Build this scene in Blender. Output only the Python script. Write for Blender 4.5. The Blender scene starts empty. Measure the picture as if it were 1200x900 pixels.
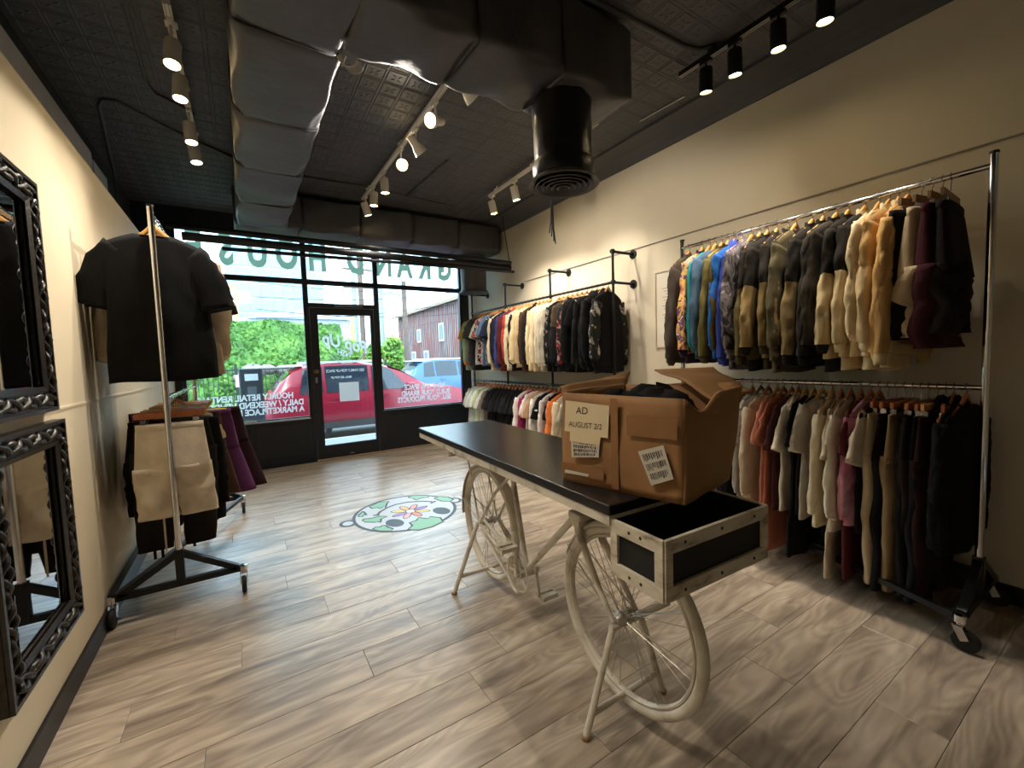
import bpy, bmesh, math, random
from mathutils import Vector, Matrix, noise
random.seed(7)
S = bpy.context.scene
C = S.collection
PI = math.pi
R = math.radians

# ------------------------------------------------------------------ camera
FPX = 498.1
H = 1.45
YAW, PITCH, ROLL = R(32.276), R(3.649), R(-1.888)
_fw = Vector((math.sin(YAW)*math.cos(PITCH), math.cos(YAW)*math.cos(PITCH), -math.sin(PITCH)))
_r0 = Vector((math.cos(YAW), -math.sin(YAW), 0))
_u0 = _r0.cross(_fw)
_rt = math.cos(ROLL)*_r0 + math.sin(ROLL)*_u0
_up = -math.sin(ROLL)*_r0 + math.cos(ROLL)*_u0
cam_d = bpy.data.cameras.new('camera')
cam_d.sensor_width = 36
cam_d.lens = FPX/1200*36
cam_d.clip_start = .02
cam_d.clip_end = 500
cam = bpy.data.objects.new('camera', cam_d)
C.objects.link(cam)
m = Matrix((_rt, _up, -_fw)).transposed().to_4x4()
m.translation = (0, 0, H)
cam.matrix_world = m
S.camera = cam

def ray(x, y):
    return _rt*(x-600)/FPX - _up*(y-450)/FPX + _fw
def on_z(x, y, z=0):
    d = ray(x, y); return Vector((0, 0, H)) + d*((z-H)/d.z)
def on_y(x, y, Y):
    d = ray(x, y); return Vector((0, 0, H)) + d*(Y/d.y)
def on_x(x, y, X):
    d = ray(x, y); return Vector((0, 0, H)) + d*(X/d.x)

# ------------------------------------------------------------------ world, sun, exposure
W = bpy.data.worlds.new('sky')
S.world = W
W.use_nodes = True
bg = W.node_tree.nodes['Background']
bg.inputs[0].default_value = (.62, .82, 1.0, 1)
bg.inputs[1].default_value = 2.7
sun_d = bpy.data.lights.new('sun', 'SUN')
sun_d.energy = 0.6
sun_d.angle = R(2)
sun_d.color = (1, .95, .86)
sun = bpy.data.objects.new('sun', sun_d)
C.objects.link(sun)
sun.rotation_euler = Vector((.30, .55, -.95)).to_track_quat('-Z', 'Y').to_euler()
S.view_settings.view_transform = 'Standard'
S.view_settings.look = 'None'
S.view_settings.gamma = 1
S.view_settings.exposure = 1.5
S.view_settings.use_curve_mapping = False
SPOT_W = 54.0
WARM = (1.0, .90, .76)

# ------------------------------------------------------------------ helpers
def lin(c):
    return tuple(((v/255)/12.92 if v <= 10 else (((v/255)+.055)/1.055)**2.4) for v in c)
_mats = {}
def M(name, rgb, rough=.6, metal=0.0, var=0.0, scale=8.0, bump=0.0, bscale=60.0, spec=.5, emit=0):
    if name in _mats: return _mats[name]
    mt = bpy.data.materials.new(name); mt.use_nodes = True
    nt = mt.node_tree; b = nt.nodes['Principled BSDF']
    c = lin(rgb)
    b.inputs['Base Color'].default_value = (*c, 1)
    b.inputs['Roughness'].default_value = rough
    b.inputs['Metallic'].default_value = metal
    b.inputs['Specular IOR Level'].default_value = spec
    tc = nt.nodes.new('ShaderNodeTexCoord')
    if var:
        n = nt.nodes.new('ShaderNodeTexNoise'); n.inputs['Scale'].default_value = scale
        n.inputs['Detail'].default_value = 5
        r = nt.nodes.new('ShaderNodeValToRGB')
        r.color_ramp.elements[0].position = .3; r.color_ramp.elements[1].position = .7
        r.color_ramp.elements[0].color = (*[v*(1-var) for v in c], 1)
        r.color_ramp.elements[1].color = (*[min(1, v*(1+var)) for v in c], 1)
        nt.links.new(tc.outputs['Object'], n.inputs['Vector'])
        nt.links.new(n.outputs['Fac'], r.inputs['Fac'])
        nt.links.new(r.outputs['Color'], b.inputs['Base Color'])
    if bump:
        n2 = nt.nodes.new('ShaderNodeTexNoise'); n2.inputs['Scale'].default_value = bscale
        n2.inputs['Detail'].default_value = 3
        bp = nt.nodes.new('ShaderNodeBump'); bp.inputs['Strength'].default_value = bump
        bp.inputs['Distance'].default_value = .01
        nt.links.new(tc.outputs['Object'], n2.inputs['Vector'])
        nt.links.new(n2.outputs['Fac'], bp.inputs['Height'])
        nt.links.new(bp.outputs['Normal'], b.inputs['Normal'])
    if emit:
        b.inputs['Emission Color'].default_value = (*c, 1)
        b.inputs['Emission Strength'].default_value = emit
    _mats[name] = mt
    return mt

def ramp_mat(name, cols, scale=6, detail=4, rough=.85, dist=0.0, stretch=(1, 1, 1), constant=False, rnd=False):
    """pattern of several colours from one noise (camouflage, tie dye, timber)"""
    if name in _mats: return _mats[name]
    mt = bpy.data.materials.new(name); mt.use_nodes = True
    nt = mt.node_tree; b = nt.nodes['Principled BSDF']; b.inputs['Roughness'].default_value = rough
    tc = nt.nodes.new('ShaderNodeTexCoord')
    mp = nt.nodes.new('ShaderNodeMapping'); mp.inputs['Scale'].default_value = stretch
    n = nt.nodes.new('ShaderNodeTexNoise'); n.inputs['Scale'].default_value = scale
    n.inputs['Detail'].default_value = detail; n.inputs['Distortion'].default_value = dist
    r = nt.nodes.new('ShaderNodeValToRGB')
    el = r.color_ramp.elements
    if constant: r.color_ramp.interpolation = 'CONSTANT'
    k = len(cols)
    while len(el) < k: el.new(.5)
    for i, cc in enumerate(cols):
        el[i].position = .28 + .44*i/max(1, k-1) if not constant else .30+.40*i/k
        el[i].color = (*lin(cc), 1)
    if rnd:
        oi = nt.nodes.new('ShaderNodeObjectInfo')
        ml = nt.nodes.new('ShaderNodeMath'); ml.operation = 'MULTIPLY'; ml.inputs[1].default_value = 91.0
        ad = nt.nodes.new('ShaderNodeVectorMath'); ad.operation = 'ADD'
        nt.links.new(oi.outputs['Random'], ml.inputs[0])
        nt.links.new(tc.outputs['Object'], ad.inputs[0]); nt.links.new(ml.outputs[0], ad.inputs[1])
        nt.links.new(ad.outputs[0], mp.inputs['Vector'])
    else:
        nt.links.new(tc.outputs['Object'], mp.inputs['Vector'])
    nt.links.new(mp.outputs['Vector'], n.inputs['Vector'])
    nt.links.new(n.outputs['Fac'], r.inputs['Fac']); nt.links.new(r.outputs['Color'], b.inputs['Base Color'])
    _mats[name] = mt
    return mt

def fab(rgb):
    return M('fabric_%d_%d_%d' % tuple(rgb), rgb, .92, var=.10, scale=14, bump=.25, bscale=180, spec=.15)

class MB:
    def __init__(s): s.v = []; s.f = []
    def add(s, vs, fs):
        o = len(s.v); s.v += [tuple(p) for p in vs]; s.f += [tuple(i+o for i in f) for f in fs]; return s
    def box(s, x0, x1, y0, y1, z0, z1):
        vs = [(x, y, z) for z in (z0, z1) for y in (y0, y1) for x in (x0, x1)]
        return s.add(vs, [(0, 2, 3, 1), (4, 5, 7, 6), (0, 1, 5, 4), (2, 6, 7, 3), (0, 4, 6, 2), (1, 3, 7, 5)])
    def bar(s, a, b, w, h):
        """box beam from a to b, w sideways and h upwards"""
        a = Vector(a); b = Vector(b); d = (b-a).normalized()
        u = Vector((0, 0, 1)) if abs(d.z) < .95 else Vector((1, 0, 0))
        sx = d.cross(u).normalized(); sz = sx.cross(d)
        vs = [p + sx*i*w/2 + sz*j*h/2 for p in (a, b) for i, j in ((-1, -1), (1, -1), (1, 1), (-1, 1))]
        return s.add(vs, [(3, 2, 1, 0), (4, 5, 6, 7), (0, 1, 5, 4), (1, 2, 6, 5), (2, 3, 7, 6), (3, 0, 4, 7)])
    def tube(s, path, r, n=10, cap=True, closed=False, flat=1.0):
        path = [Vector(p) for p in path]; k = len(path)
        rs = r if isinstance(r, (list, tuple)) else [r]*k
        vs = []; prev = None
        for i, p in enumerate(path):
            if closed: d = path[(i+1) % k]-path[i-1]
            else: d = path[min(i+1, k-1)]-path[max(i-1, 0)]
            d.normalize()
            if prev is None:
                u = Vector((0, 0, 1)) if abs(d.z) < .9 else Vector((1, 0, 0))
                e1 = d.cross(u).normalized()
            else:
                e1 = (prev - d*prev.dot(d)).normalized()
            e2 = d.cross(e1); prev = e1
            for j in range(n):
                a = 2*PI*j/n
                vs.append(p + e1*math.cos(a)*rs[i] + e2*math.sin(a)*rs[i]*flat)
        fs = []
        for i in range(k if closed else k-1):
            for j in range(n):
                a = i*n+j; b = i*n+(j+1) % n; i2 = (i+1) % k
                fs.append((a, b, i2*n+(j+1) % n, i2*n+j))
        if cap and not closed:
            fs.append(tuple(range(n-1, -1, -1))); fs.append(tuple((k-1)*n+j for j in range(n)))
        return s.add(vs, fs)
    def lathe(s, prof, n=20, o=(0, 0, 0), axis=(0, 0, 1), cap=True):
        """prof: list of (radius, height along axis)"""
        ax = Vector(axis).normalized(); o = Vector(o)
        u = Vector((1, 0, 0)) if abs(ax.x) < .9 else Vector((0, 1, 0))
        e1 = ax.cross(u).normalized(); e2 = ax.cross(e1)
        vs = []
        for r, h in prof:
            for j in range(n):
                a = 2*PI*j/n
                vs.append(o + ax*h + (e1*math.cos(a)+e2*math.sin(a))*r)
        fs = []
        for i in range(len(prof)-1):
            for j in range(n):
                fs.append((i*n+j, i*n+(j+1) % n, (i+1)*n+(j+1) % n, (i+1)*n+j))
        if cap:
            fs.append(tuple(range(n-1, -1, -1))); fs.append(tuple((len(prof)-1)*n+j for j in range(n)))
        return s.add(vs, fs)
    def grid(s, pts):
        nu = len(pts[0]); nv = len(pts)
        vs = [p for row in pts for p in row]
        fs = [(i*nu+j, i*nu+j+1, (i+1)*nu+j+1, (i+1)*nu+j) for i in range(nv-1) for j in range(nu-1)]
        return s.add(vs, fs)
    def prism(s, poly, z0, z1):
        n = len(poly)
        vs = [(x, y, z0) for x, y in poly]+[(x, y, z1) for x, y in poly]
        fs = [tuple(range(n-1, -1, -1)), tuple(range(n, 2*n))]+[(i, (i+1) % n, n+(i+1) % n, n+i) for i in range(n)]
        return s.add(vs, fs)
    def mesh(s, name, smooth=False):
        me = bpy.data.meshes.new(name); me.from_pydata(s.v, [], s.f); me.update()
        bm = bmesh.new(); bm.from_mesh(me)
        bmesh.ops.recalc_face_normals(bm, faces=bm.faces); bm.to_mesh(me); bm.free()
        if smooth:
            for p in me.polygons: p.use_smooth = True
            if smooth != 'all': me.set_sharp_from_angle(angle=R(40))
        return me
    def build(s, name, mat, parent=None, smooth=False):
        return link(name, s.mesh(name, smooth), mat, parent)

def link(name, me, mat, parent=None, loc=None, rot=None):
    o = bpy.data.objects.new(name, me); C.objects.link(o)
    if mat is not None:
        if len(me.materials) == 0: me.materials.append(None)
        sl = o.material_slots[0]; sl.link = 'OBJECT'; sl.material = mat
    if parent is not None: o.parent = parent
    if loc is not None: o.location = loc
    if rot is not None: o.rotation_euler = rot
    return o
def tag(o, label, cat, group=None, kind=None):
    o['label'] = label; o['category'] = cat
    if group: o['group'] = group
    if kind: o['kind'] = kind
    return o
def thing(name, label, cat, loc=(0, 0, 0), rz=0, group=None):
    o = bpy.data.objects.new(name, None); C.objects.link(o)
    o.empty_display_size = .1
    o.location = loc; o.rotation_euler = (0, 0, rz)
    return tag(o, label, cat, group)
def struct(name, mb, mat, label, cat, parent=None, smooth=False):
    o = mb.build(name, mat, parent, smooth)
    o['kind'] = 'structure'
    if parent is None: o['label'] = label; o['category'] = cat
    return o
def bevel(o, w=.004, seg=2):
    b = o.modifiers.new('bevel', 'BEVEL'); b.width = w; b.segments = seg; b.limit_method = 'ANGLE'; b.angle_limit = R(40)
    return o
def text_mesh(body, size, name='lettering', bold=0.0, sx=1.0, shear=0.0, extrude=0.0, align='CENTER', spacing=1.0):
    cu = bpy.data.curves.new(name, 'FONT'); cu.body = body; cu.size = size; cu.align_x = align; cu.align_y = 'CENTER'
    cu.offset = bold; cu.shear = shear; cu.extrude = extrude; cu.resolution_u = 3; cu.space_character = spacing
    ob = bpy.data.objects.new(name, cu); C.objects.link(ob)
    dg = bpy.context.evaluated_depsgraph_get()
    me = bpy.data.meshes.new_from_object(ob.evaluated_get(dg))
    bpy.data.objects.remove(ob); bpy.data.curves.remove(cu)
    for v in me.vertices: v.co.x *= sx
    me.name = name; me.materials.clear()
    return me

# ------------------------------------------------------------------ shared materials
BLACK_METAL = M('black_metal', (26, 26, 28), .42, .3, var=.2, bump=.05)
CHROME = M('chrome', (215, 215, 218), .12, 1.0)
STEEL = M('brushed_steel', (170, 170, 172), .3, 1.0)
CEIL = M('black_ceiling_daylight_tint', (72, 73, 77), .6, var=.12, scale=3, bump=.15, bscale=25)  # black paint; the cool tilt puts bounced daylight into the colour
DUCTM = M('dark_duct_wrap', (74, 74, 78), .5, var=.16, scale=5, bump=.5, bscale=14)
WALLC = M('cream_wall_paint', (226, 212, 184), .75, var=.02, scale=2, bump=.05, bscale=40)
WALLR = M('greige_wall_paint', (216, 205, 184), .8, var=.02, scale=2, bump=.06, bscale=40)
DARKP = M('black_frame_haze_tint', (31, 35, 45), .38, var=.1, bump=.03)  # black frame colour; its blue cast is haze mixed into the base colour
WHITEP = M('white_lamp_enamel', (225, 220, 208), .35)
WOODH = M('hanger_beech', (205, 152, 84), .45, var=.14, scale=20)
WOODR = M('hanger_cedar', (168, 100, 55), .5, var=.18, scale=20)
RUBBER = M('black_rubber', (22, 22, 23), .7)
HOOKM = M('hook_steel', (150, 148, 145), .25, 1.0)

def glass_mat(name, tint=(.93, .97, .96), refl=1.0):
    mt = bpy.data.materials.new(name); mt.use_nodes = True; nt = mt.node_tree
    nt.nodes.clear()
    out = nt.nodes.new('ShaderNodeOutputMaterial'); mx = nt.nodes.new('ShaderNodeMixShader')
    tr = nt.nodes.new('ShaderNodeBsdfTransparent'); tr.inputs[0].default_value = (*tint, 1)
    gl = nt.nodes.new('ShaderNodeBsdfGlossy'); gl.inputs['Roughness'].default_value = .01
    fr = nt.nodes.new('ShaderNodeFresnel'); fr.inputs[0].default_value = 1.45
    nt.links.new(fr.outputs[0], mx.inputs[0]); nt.links.new(tr.outputs[0], mx.inputs[1]); nt.links.new(gl.outputs[0], mx.inputs[2])
    nt.links.new(mx.outputs[0], out.inputs[0])
    return mt
GLASS = glass_mat('window_glass')

# ================================================================== STRUCTURE
XL, XB, XR, YF, YB, ZC = -.735, -1.02, 3.5, 6.85, -3.0, 3.48

# ---- floor planks
def plank_mat():
    mt = bpy.data.materials.new('vinyl_oak_plank'); mt.use_nodes = True; nt = mt.node_tree
    b = nt.nodes['Principled BSDF']; L = nt.links.new
    tc = nt.nodes.new('ShaderNodeTexCoord'); oi = nt.nodes.new('ShaderNodeObjectInfo')
    ml = nt.nodes.new('ShaderNodeMath'); ml.operation = 'MULTIPLY'; ml.inputs[1].default_value = 57.0
    ad = nt.nodes.new('ShaderNodeVectorMath'); ad.operation = 'ADD'
    L(oi.outputs['Random'], ml.inputs[0]); L(tc.outputs['Object'], ad.inputs[0]); L(ml.outputs[0], ad.inputs[1])
    mp = nt.nodes.new('ShaderNodeMapping'); mp.inputs['Scale'].default_value = (1.2, 8.0, 1)
    L(ad.outputs[0], mp.inputs['Vector'])
    n1 = nt.nodes.new('ShaderNodeTexNoise'); n1.inputs['Scale'].default_value = 1.6; n1.inputs['Detail'].default_value = 6; n1.inputs['Distortion'].default_value = .6
    L(mp.outputs[0], n1.inputs['Vector'])
    # growth rings: bands of a smooth noise field
    mp2 = nt.nodes.new('ShaderNodeMapping'); mp2.inputs['Scale'].default_value = (1.0, 4.2, 1)
    L(ad.outputs[0], mp2.inputs['Vector'])
    n2 = nt.nodes.new('ShaderNodeTexNoise'); n2.inputs['Scale'].default_value = 1.3; n2.inputs['Detail'].default_value = 1.5
    L(mp2.outputs[0], n2.inputs['Vector'])
    mm = nt.nodes.new('ShaderNodeMath'); mm.operation = 'MULTIPLY'; mm.inputs[1].default_value = 95
    sn = nt.nodes.new('ShaderNodeMath'); sn.operation = 'SINE'
    L(n2.outputs['Fac'], mm.inputs[0]); L(mm.outputs[0], sn.inputs[0])
    r1 = nt.nodes.new('ShaderNodeValToRGB')
    e = r1.color_ramp.elements
    e[0].position = .30; e[0].color = (*lin((128, 113, 100)), 1)
    e[1].position = .72; e[1].color = (*lin((204, 188, 168)), 1)
    em = e.new(.5); em.color = (*lin((174, 157, 138)), 1)
    L(n1.outputs['Fac'], r1.inputs['Fac'])
    mr = nt.nodes.new('ShaderNodeMapRange'); mr.inputs[1].default_value = -1; mr.inputs[2].default_value = 1
    mr.inputs[3].default_value = .84; mr.inputs[4].default_value = 1.05
    L(sn.outputs[0], mr.inputs[0])
    mx = nt.nodes.new('ShaderNodeMix'); mx.data_type = 'RGBA'; mx.blend_type = 'MULTIPLY'; mx.inputs[0].default_value = 1
    L(r1.outputs[0], mx.inputs[6]); L(mr.outputs[0], mx.inputs[7])
    # plank to plank tone
    mr2 = nt.nodes.new('ShaderNodeMapRange'); mr2.inputs[3].default_value = .92; mr2.inputs[4].default_value = 1.06
    L(oi.outputs['Random'], mr2.inputs[0])
    mx2 = nt.nodes.new('ShaderNodeMix'); mx2.data_type = 'RGBA'; mx2.blend_type = 'MULTIPLY'; mx2.inputs[0].default_value = 1
    L(mx.outputs[2], mx2.inputs[6]); L(mr2.outputs[0], mx2.inputs[7])
    L(mx2.outputs[2], b.inputs['Base Color'])
    b.inputs['Roughness'].default_value = .30; b.inputs['Specular IOR Level'].default_value = .7
    bp = nt.nodes.new('ShaderNodeBump'); bp.inputs['Strength'].default_value = .12; bp.inputs['Distance'].default_value = .004
    L(n1.outputs['Fac'], bp.inputs['Height']); L(bp.outputs[0], b.inputs['Normal'])
    return mt
PLANK = plank_mat()
floor = struct('floor', MB().box(XB, XR, YB, YF+.1, -.12, -.006), M('floor_joint', (45, 38, 33), .9),
               'grey brown wood plank floor of the shop', 'floor')
PW, PL = .22, 1.22
def plank_mesh(l, w):
    g = .0009; c = .0015
    mb = MB()
    vs = [(-l/2+g, -w/2+g, -.005), (l/2-g, -w/2+g, -.005), (l/2-g, w/2-g, -.005), (-l/2+g, w/2-g, -.005),
          (-l/2+g, -w/2+g, -c/2), (l/2-g, -w/2+g, -c/2), (l/2-g, w/2-g, -c/2), (-l/2+g, w/2-g, -c/2),
          (-l/2+g+c, -w/2+g+c, 0), (l/2-g-c, -w/2+g+c, 0), (l/2-g-c, w/2-g-c, 0), (-l/2+g+c, w/2-g-c, 0)]
    fs = [(0, 1, 5, 4), (1, 2, 6, 5), (2, 3, 7, 6), (3, 0, 4, 7), (4, 5, 9, 8), (5, 6, 10, 9), (6, 7, 11, 10), (7, 4, 8, 11), (8, 9, 10, 11)]
    mb.add(vs, fs)
    return mb.mesh('plank')
full = plank_mesh(PL, PW)
y = 2.825 - PW*math.floor((2.825-YB)/PW)
k = 0
while y + PW < YF+.05:
    off = (k*.437 + random.uniform(-.12, .12)) % PL
    x = XL - PL + off
    while x < XR:
        x0, x1 = max(x, XL-.1), min(x+PL, XR)
        w = min(PW, YF+.08-y)
        if x1-x0 > .03:
            me = full if (x1-x0 > PL-.001 and w == PW) else plank_mesh(x1-x0, w)
            link('plank', me, PLANK, floor, ((x0+x1)/2, y+w/2, 0))
        x += PL
    y += PW; k += 1

# ---- walls
wl = struct('wall_left', MB().box(XL-.1, XL, YB, YF, 0, 2.73), WALLC, 'cream painted partition wall behind the carved mirrors', 'wall')
MB().box(XL-.001, XL+.004, YB, YF-.02, 1.272, 1.284).build('panel_joint', WALLC, wl)
struct('wall_left_rear', MB().box(XB-.1, XB, YB, YF+.1, 0, ZC+.2), M('dark_old_wall', (44, 44, 46), .7, var=.1, bump=.2), 'dark old wall rising behind the cream partition', 'wall')
GREYB = M('grey_board', (206, 203, 198), .7, var=.06)
struct('trim_1', MB().box(XB, XB+.03, YB, 5.13, 3.10, 3.335), GREYB, 'long pale grey board above the cream partition wall', 'trim')
struct('trim_2', MB().box(XB, XB+.025, 5.2, 5.65, 3.08, 3.30), GREYB, 'short pale grey board beyond the long one above the partition', 'trim')
struct('baseboard_left', MB().box(XL, XL+.014, YB, YF-.03, 0.001, .105), M('baseboard_black', (22, 21, 21), .45), 'black baseboard along the cream partition wall', 'baseboard')
wr = struct('wall_right', MB().box(XR, XR+.12, YB, YF+.1, 0, ZC), WALLR, 'plain greige wall behind the clothes rails', 'wall')
struct('baseboard_right', MB().box(XR-.014, XR, YB, YF-.03, .001, .105), M('baseboard_black', (22, 21, 21)), 'black baseboard along the greige wall', 'baseboard')
struct('wall_back', MB().box(XB, XR, YB-.12, YB, 0, ZC), WALLR, 'plain greige wall at the rear of the shop', 'wall')

# ---- ceiling: pressed tin panels
ceil = struct('ceiling', MB().box(XB, XR+.12, YB, YF+.2, ZC+.004, ZC+.2), CEIL, 'black pressed tin ceiling', 'ceiling')
PT = .61
def tin_mesh():
    mb = MB(); n = 4; c = PT/n
    mb.box(-PT/2+.001, PT/2-.001, -PT/2+.001, PT/2-.001, -.002, .003)
    for i in range(n):
        for j in range(n):
            cx = -PT/2+c*(i+.5); cy = -PT/2+c*(j+.5)
            def ridge(x0, y0, x1, y1, h):     # small pyramid ridge hanging below the sheet
                mx, my = (x0+x1)/2, (y0+y1)/2
                lx, ly = (x1-x0), (y1-y0)
                if lx > ly: a, b2 = (x0+ly/2, my), (x1-ly/2, my)
                else: a, b2 = (mx, y0+lx/2), (mx, y1-lx/2)
                mb.add([(x0, y0, -.002), (x1, y0, -.002), (x1, y1, -.002), (x0, y1, -.002), (*a, -.002-h), (*b2, -.002-h)],
                       [(0, 4, 5, 1), (1, 5, 2), (2, 5, 4, 3), (3, 4, 0)] if lx > ly else [(0, 4, 1), (1, 4, 5, 2), (2, 5, 3), (3, 5, 4, 0)])
            s = c/2-.004
            ridge(cx-s, cy-s, cx+s, cy-s+.014, .004); ridge(cx-s, cy+s-.014, cx+s, cy+s, .004)
            ridge(cx-s, cy-s+.014, cx-s+.014, cy+s-.014, .004); ridge(cx+s-.014, cy-s+.014, cx+s, cy+s-.014, .004)
            for a in range(4):               # four petals
                an = PI/4+a*PI/2; px, py = cx+.028*math.cos(an), cy+.028*math.sin(an)
                d = Vector((math.cos(an), math.sin(an))); e = Vector((-d.y, d.x))
                q = [(px+d.x*u*.026+e.x*v*.013, py+d.y*u*.026+e.y*v*.013, -.002) for u, v in ((-1, 0), (0, 1), (1, 0), (0, -1))]
                mb.add(q+[(px, py, -.007)], [(0, 1, 4), (1, 2, 4), (2, 3, 4), (3, 0, 4)])
    return mb.mesh('tin_panel')
tin = tin_mesh()
ny = int((YF-YB)/PT)+1
for i in range(7):
    for j in range(ny):
        y0 = YF - PT*(j+.5)
        if y0 < YB: continue
        link('tin_panel', tin, CEIL, ceil, (XB+.03+PT*(i+.5), y0, ZC))
# cornice against the right wall
struct('trim_3', MB().prism([(XR, 3.365), (XR, ZC), (XR-.30, ZC), (XR-.30, ZC-.025), (XR-.2, ZC-.035), (XR-.12, ZC-.05), (XR-.05, ZC-.085), (XR-.02, 3.365)], YB, YF), CEIL,
       'black stepped cornice between tin ceiling and greige wall', 'trim')
o = bpy.data.objects['trim_3']          # prism was laid in x/z: swap its axes
for v in o.data.vertices: v.co = Vector((v.co.x, v.co.z, v.co.y))
o.data.flip_normals()

# ---- storefront
FY0, FY1 = YF, YF+.10
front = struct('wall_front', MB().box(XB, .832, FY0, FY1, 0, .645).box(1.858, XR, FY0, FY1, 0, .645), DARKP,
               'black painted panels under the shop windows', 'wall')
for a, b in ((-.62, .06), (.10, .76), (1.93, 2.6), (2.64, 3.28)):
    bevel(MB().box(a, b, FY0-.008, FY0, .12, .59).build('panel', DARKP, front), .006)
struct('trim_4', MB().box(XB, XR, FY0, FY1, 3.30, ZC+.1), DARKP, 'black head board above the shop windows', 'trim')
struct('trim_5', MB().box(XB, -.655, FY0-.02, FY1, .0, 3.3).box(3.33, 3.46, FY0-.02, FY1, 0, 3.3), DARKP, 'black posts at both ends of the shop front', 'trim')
struct('trim_6', MB().box(XB, .80, FY0-.05, FY0+.02, .645, .665), M('sill_white', (205, 212, 218), .4), 'pale sill below the wide window by the cream wall', 'trim')
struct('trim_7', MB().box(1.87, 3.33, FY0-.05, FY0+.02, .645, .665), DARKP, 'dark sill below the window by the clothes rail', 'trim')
struct('trim_8', MB().box(.86, 2.9, FY0-.05, FY0, .0005, .014), M('threshold_wood', (190, 160, 130), .5), 'light wooden threshold strip along the foot of the shop front', 'trim')
def window(n, x0, x1, z0, z1, label, fw=.035):
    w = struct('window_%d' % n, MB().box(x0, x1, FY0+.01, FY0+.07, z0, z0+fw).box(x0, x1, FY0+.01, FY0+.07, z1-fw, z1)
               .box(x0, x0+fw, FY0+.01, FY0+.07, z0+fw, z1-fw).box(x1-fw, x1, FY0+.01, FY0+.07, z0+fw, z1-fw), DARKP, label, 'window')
    MB().box(x0+fw, x1-fw, FY0+.037, FY0+.043, z0+fw, z1-fw).build('pane', GLASS, w)
    return w
w1 = window(1, -.655, .835, .645, 2.64, 'wide display window beside the cream wall, lettered with rental lines')
w2 = window(2, -.655, .835, 2.64, 3.30, 'transom window above the wide display window, lettered with its half of the shop name')
w3 = window(3, 1.85, 3.33, .645, 2.64, 'display window looking towards the red barn, lettered with brand lines')
w4 = window(4, 1.85, 3.33, 2.64, 3.30, 'transom window above the barn side display window')
w5 = window(5, .835, 1.85, 2.30, 2.64, 'small clear transom window directly over the door')
w6 = window(6, .835, 1.85, 2.64, 3.30, 'upper transom window over the door with single letters')
# door
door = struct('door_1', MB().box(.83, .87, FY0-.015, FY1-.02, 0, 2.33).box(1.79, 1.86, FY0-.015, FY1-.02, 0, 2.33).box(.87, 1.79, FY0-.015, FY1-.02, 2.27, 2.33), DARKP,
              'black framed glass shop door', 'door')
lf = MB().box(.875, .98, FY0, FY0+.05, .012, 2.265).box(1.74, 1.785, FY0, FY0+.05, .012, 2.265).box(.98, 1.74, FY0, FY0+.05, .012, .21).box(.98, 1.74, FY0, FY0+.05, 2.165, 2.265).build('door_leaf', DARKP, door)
MB().box(.98, 1.74, FY0+.022, FY0+.028, .21, 2.165).build('pane', GLASS, lf)
BRASS = M('brass', (190, 140, 95), .3, 1)
MB().lathe([(.032, 0), (.032, .012), (.018, .016), (.018, .035), (.03, .04), (.033, .06), (.02, .075)], 18, (.915, FY0, 1.33), (0, -1, 0)).build('handle', BRASS, lf, True)
MB().box(.90, .93, FY0-.006, FY0, 1.16, 1.24).build('lock', STEEL, lf)
MB().box(1.22, 1.62, FY0-.06, FY0-.012, 2.285, 2.325).build('door_closer', M('closer_grey', (120, 124, 132), .4, .6), door)
MB().box(1.33, 1.39, FY0-.004, FY0, .045, .06).build('door_stop', STEEL, lf)
# lettering on glass reads from the street, so it is mirrored from inside
def letters(body, size, x, z, mat, parent, yy, **kw):
    me = text_mesh(body, size, **kw)
    return link('lettering', me, mat, parent, (x, yy, z), (PI/2, 0, PI))
def vinyl(name, rgb, tr):
    mt = M(name, rgb, .6); nt = mt.node_tree
    b = nt.nodes['Principled BSDF']; out = [n for n in nt.nodes if n.type == 'OUTPUT_MATERIAL'][0]
    tl = nt.nodes.new('ShaderNodeBsdfTranslucent'); tl.inputs[0].default_value = (*lin(rgb), 1)
    mx = nt.nodes.new('ShaderNodeMixShader'); mx.inputs[0].default_value = tr
    nt.links.new(b.outputs[0], mx.inputs[1]); nt.links.new(tl.outputs[0], mx.inputs[2]); nt.links.new(mx.outputs[0], out.inputs[0])
    return mt
GREENL = vinyl('green_vinyl', (140, 172, 152), .7)
WHITEL = vinyl('white_vinyl', (244, 248, 250), .75)
for ch, x, par in (('E', -.43, w2), ('S', -.09, w2), ('U', .27, w2), ('O', .63, w2), ('H', 1.03, w6), ('D', 1.57, w6), ('N', 2.0, w4), ('A', 2.34, w4), ('R', 2.70, w4), ('G', 3.05, w4)):
    letters(ch, .56, x, 2.99, GREENL, par, FY0+.034, bold=.024, sx=.62)
for body, z in (('HOURLY RETAIL RENTALS', 1.00), ('DAILY / WEEKEND VENDOR', .895), ('A MARKETPLACE FOR YOU', .795)):
    letters(body, .115, .60 if z > .95 else .73, z, WHITEL, w1, FY0+.034, bold=.0045, sx=.84, align='LEFT')
for body, z, xr in (('RENT THIS SPACE', 1.0, 2.24), ('BUILD YOUR BRAND', .895, 2.19), ('SELL YOUR PRODUCTS', .795, 2.12)):
    me = text_mesh(body, .12, bold=.0045, sx=.76, align='RIGHT')
    link('lettering', me, WHITEL, w3, (xr, FY0+.034, z), (PI/2, 0, PI))
def door_text(body, size, x, z, rot=0, **kw):
    me = text_mesh(body, size, **kw)
    o = link('lettering', me, WHITEL, lf, (x, FY0+.018, z))
    o.rotation_euler = (Matrix.Rotation(PI, 3, 'Z') @ Matrix.Rotation(PI/2, 3, 'X') @ Matrix.Rotation(rot, 3, 'Z')).to_euler()
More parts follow.
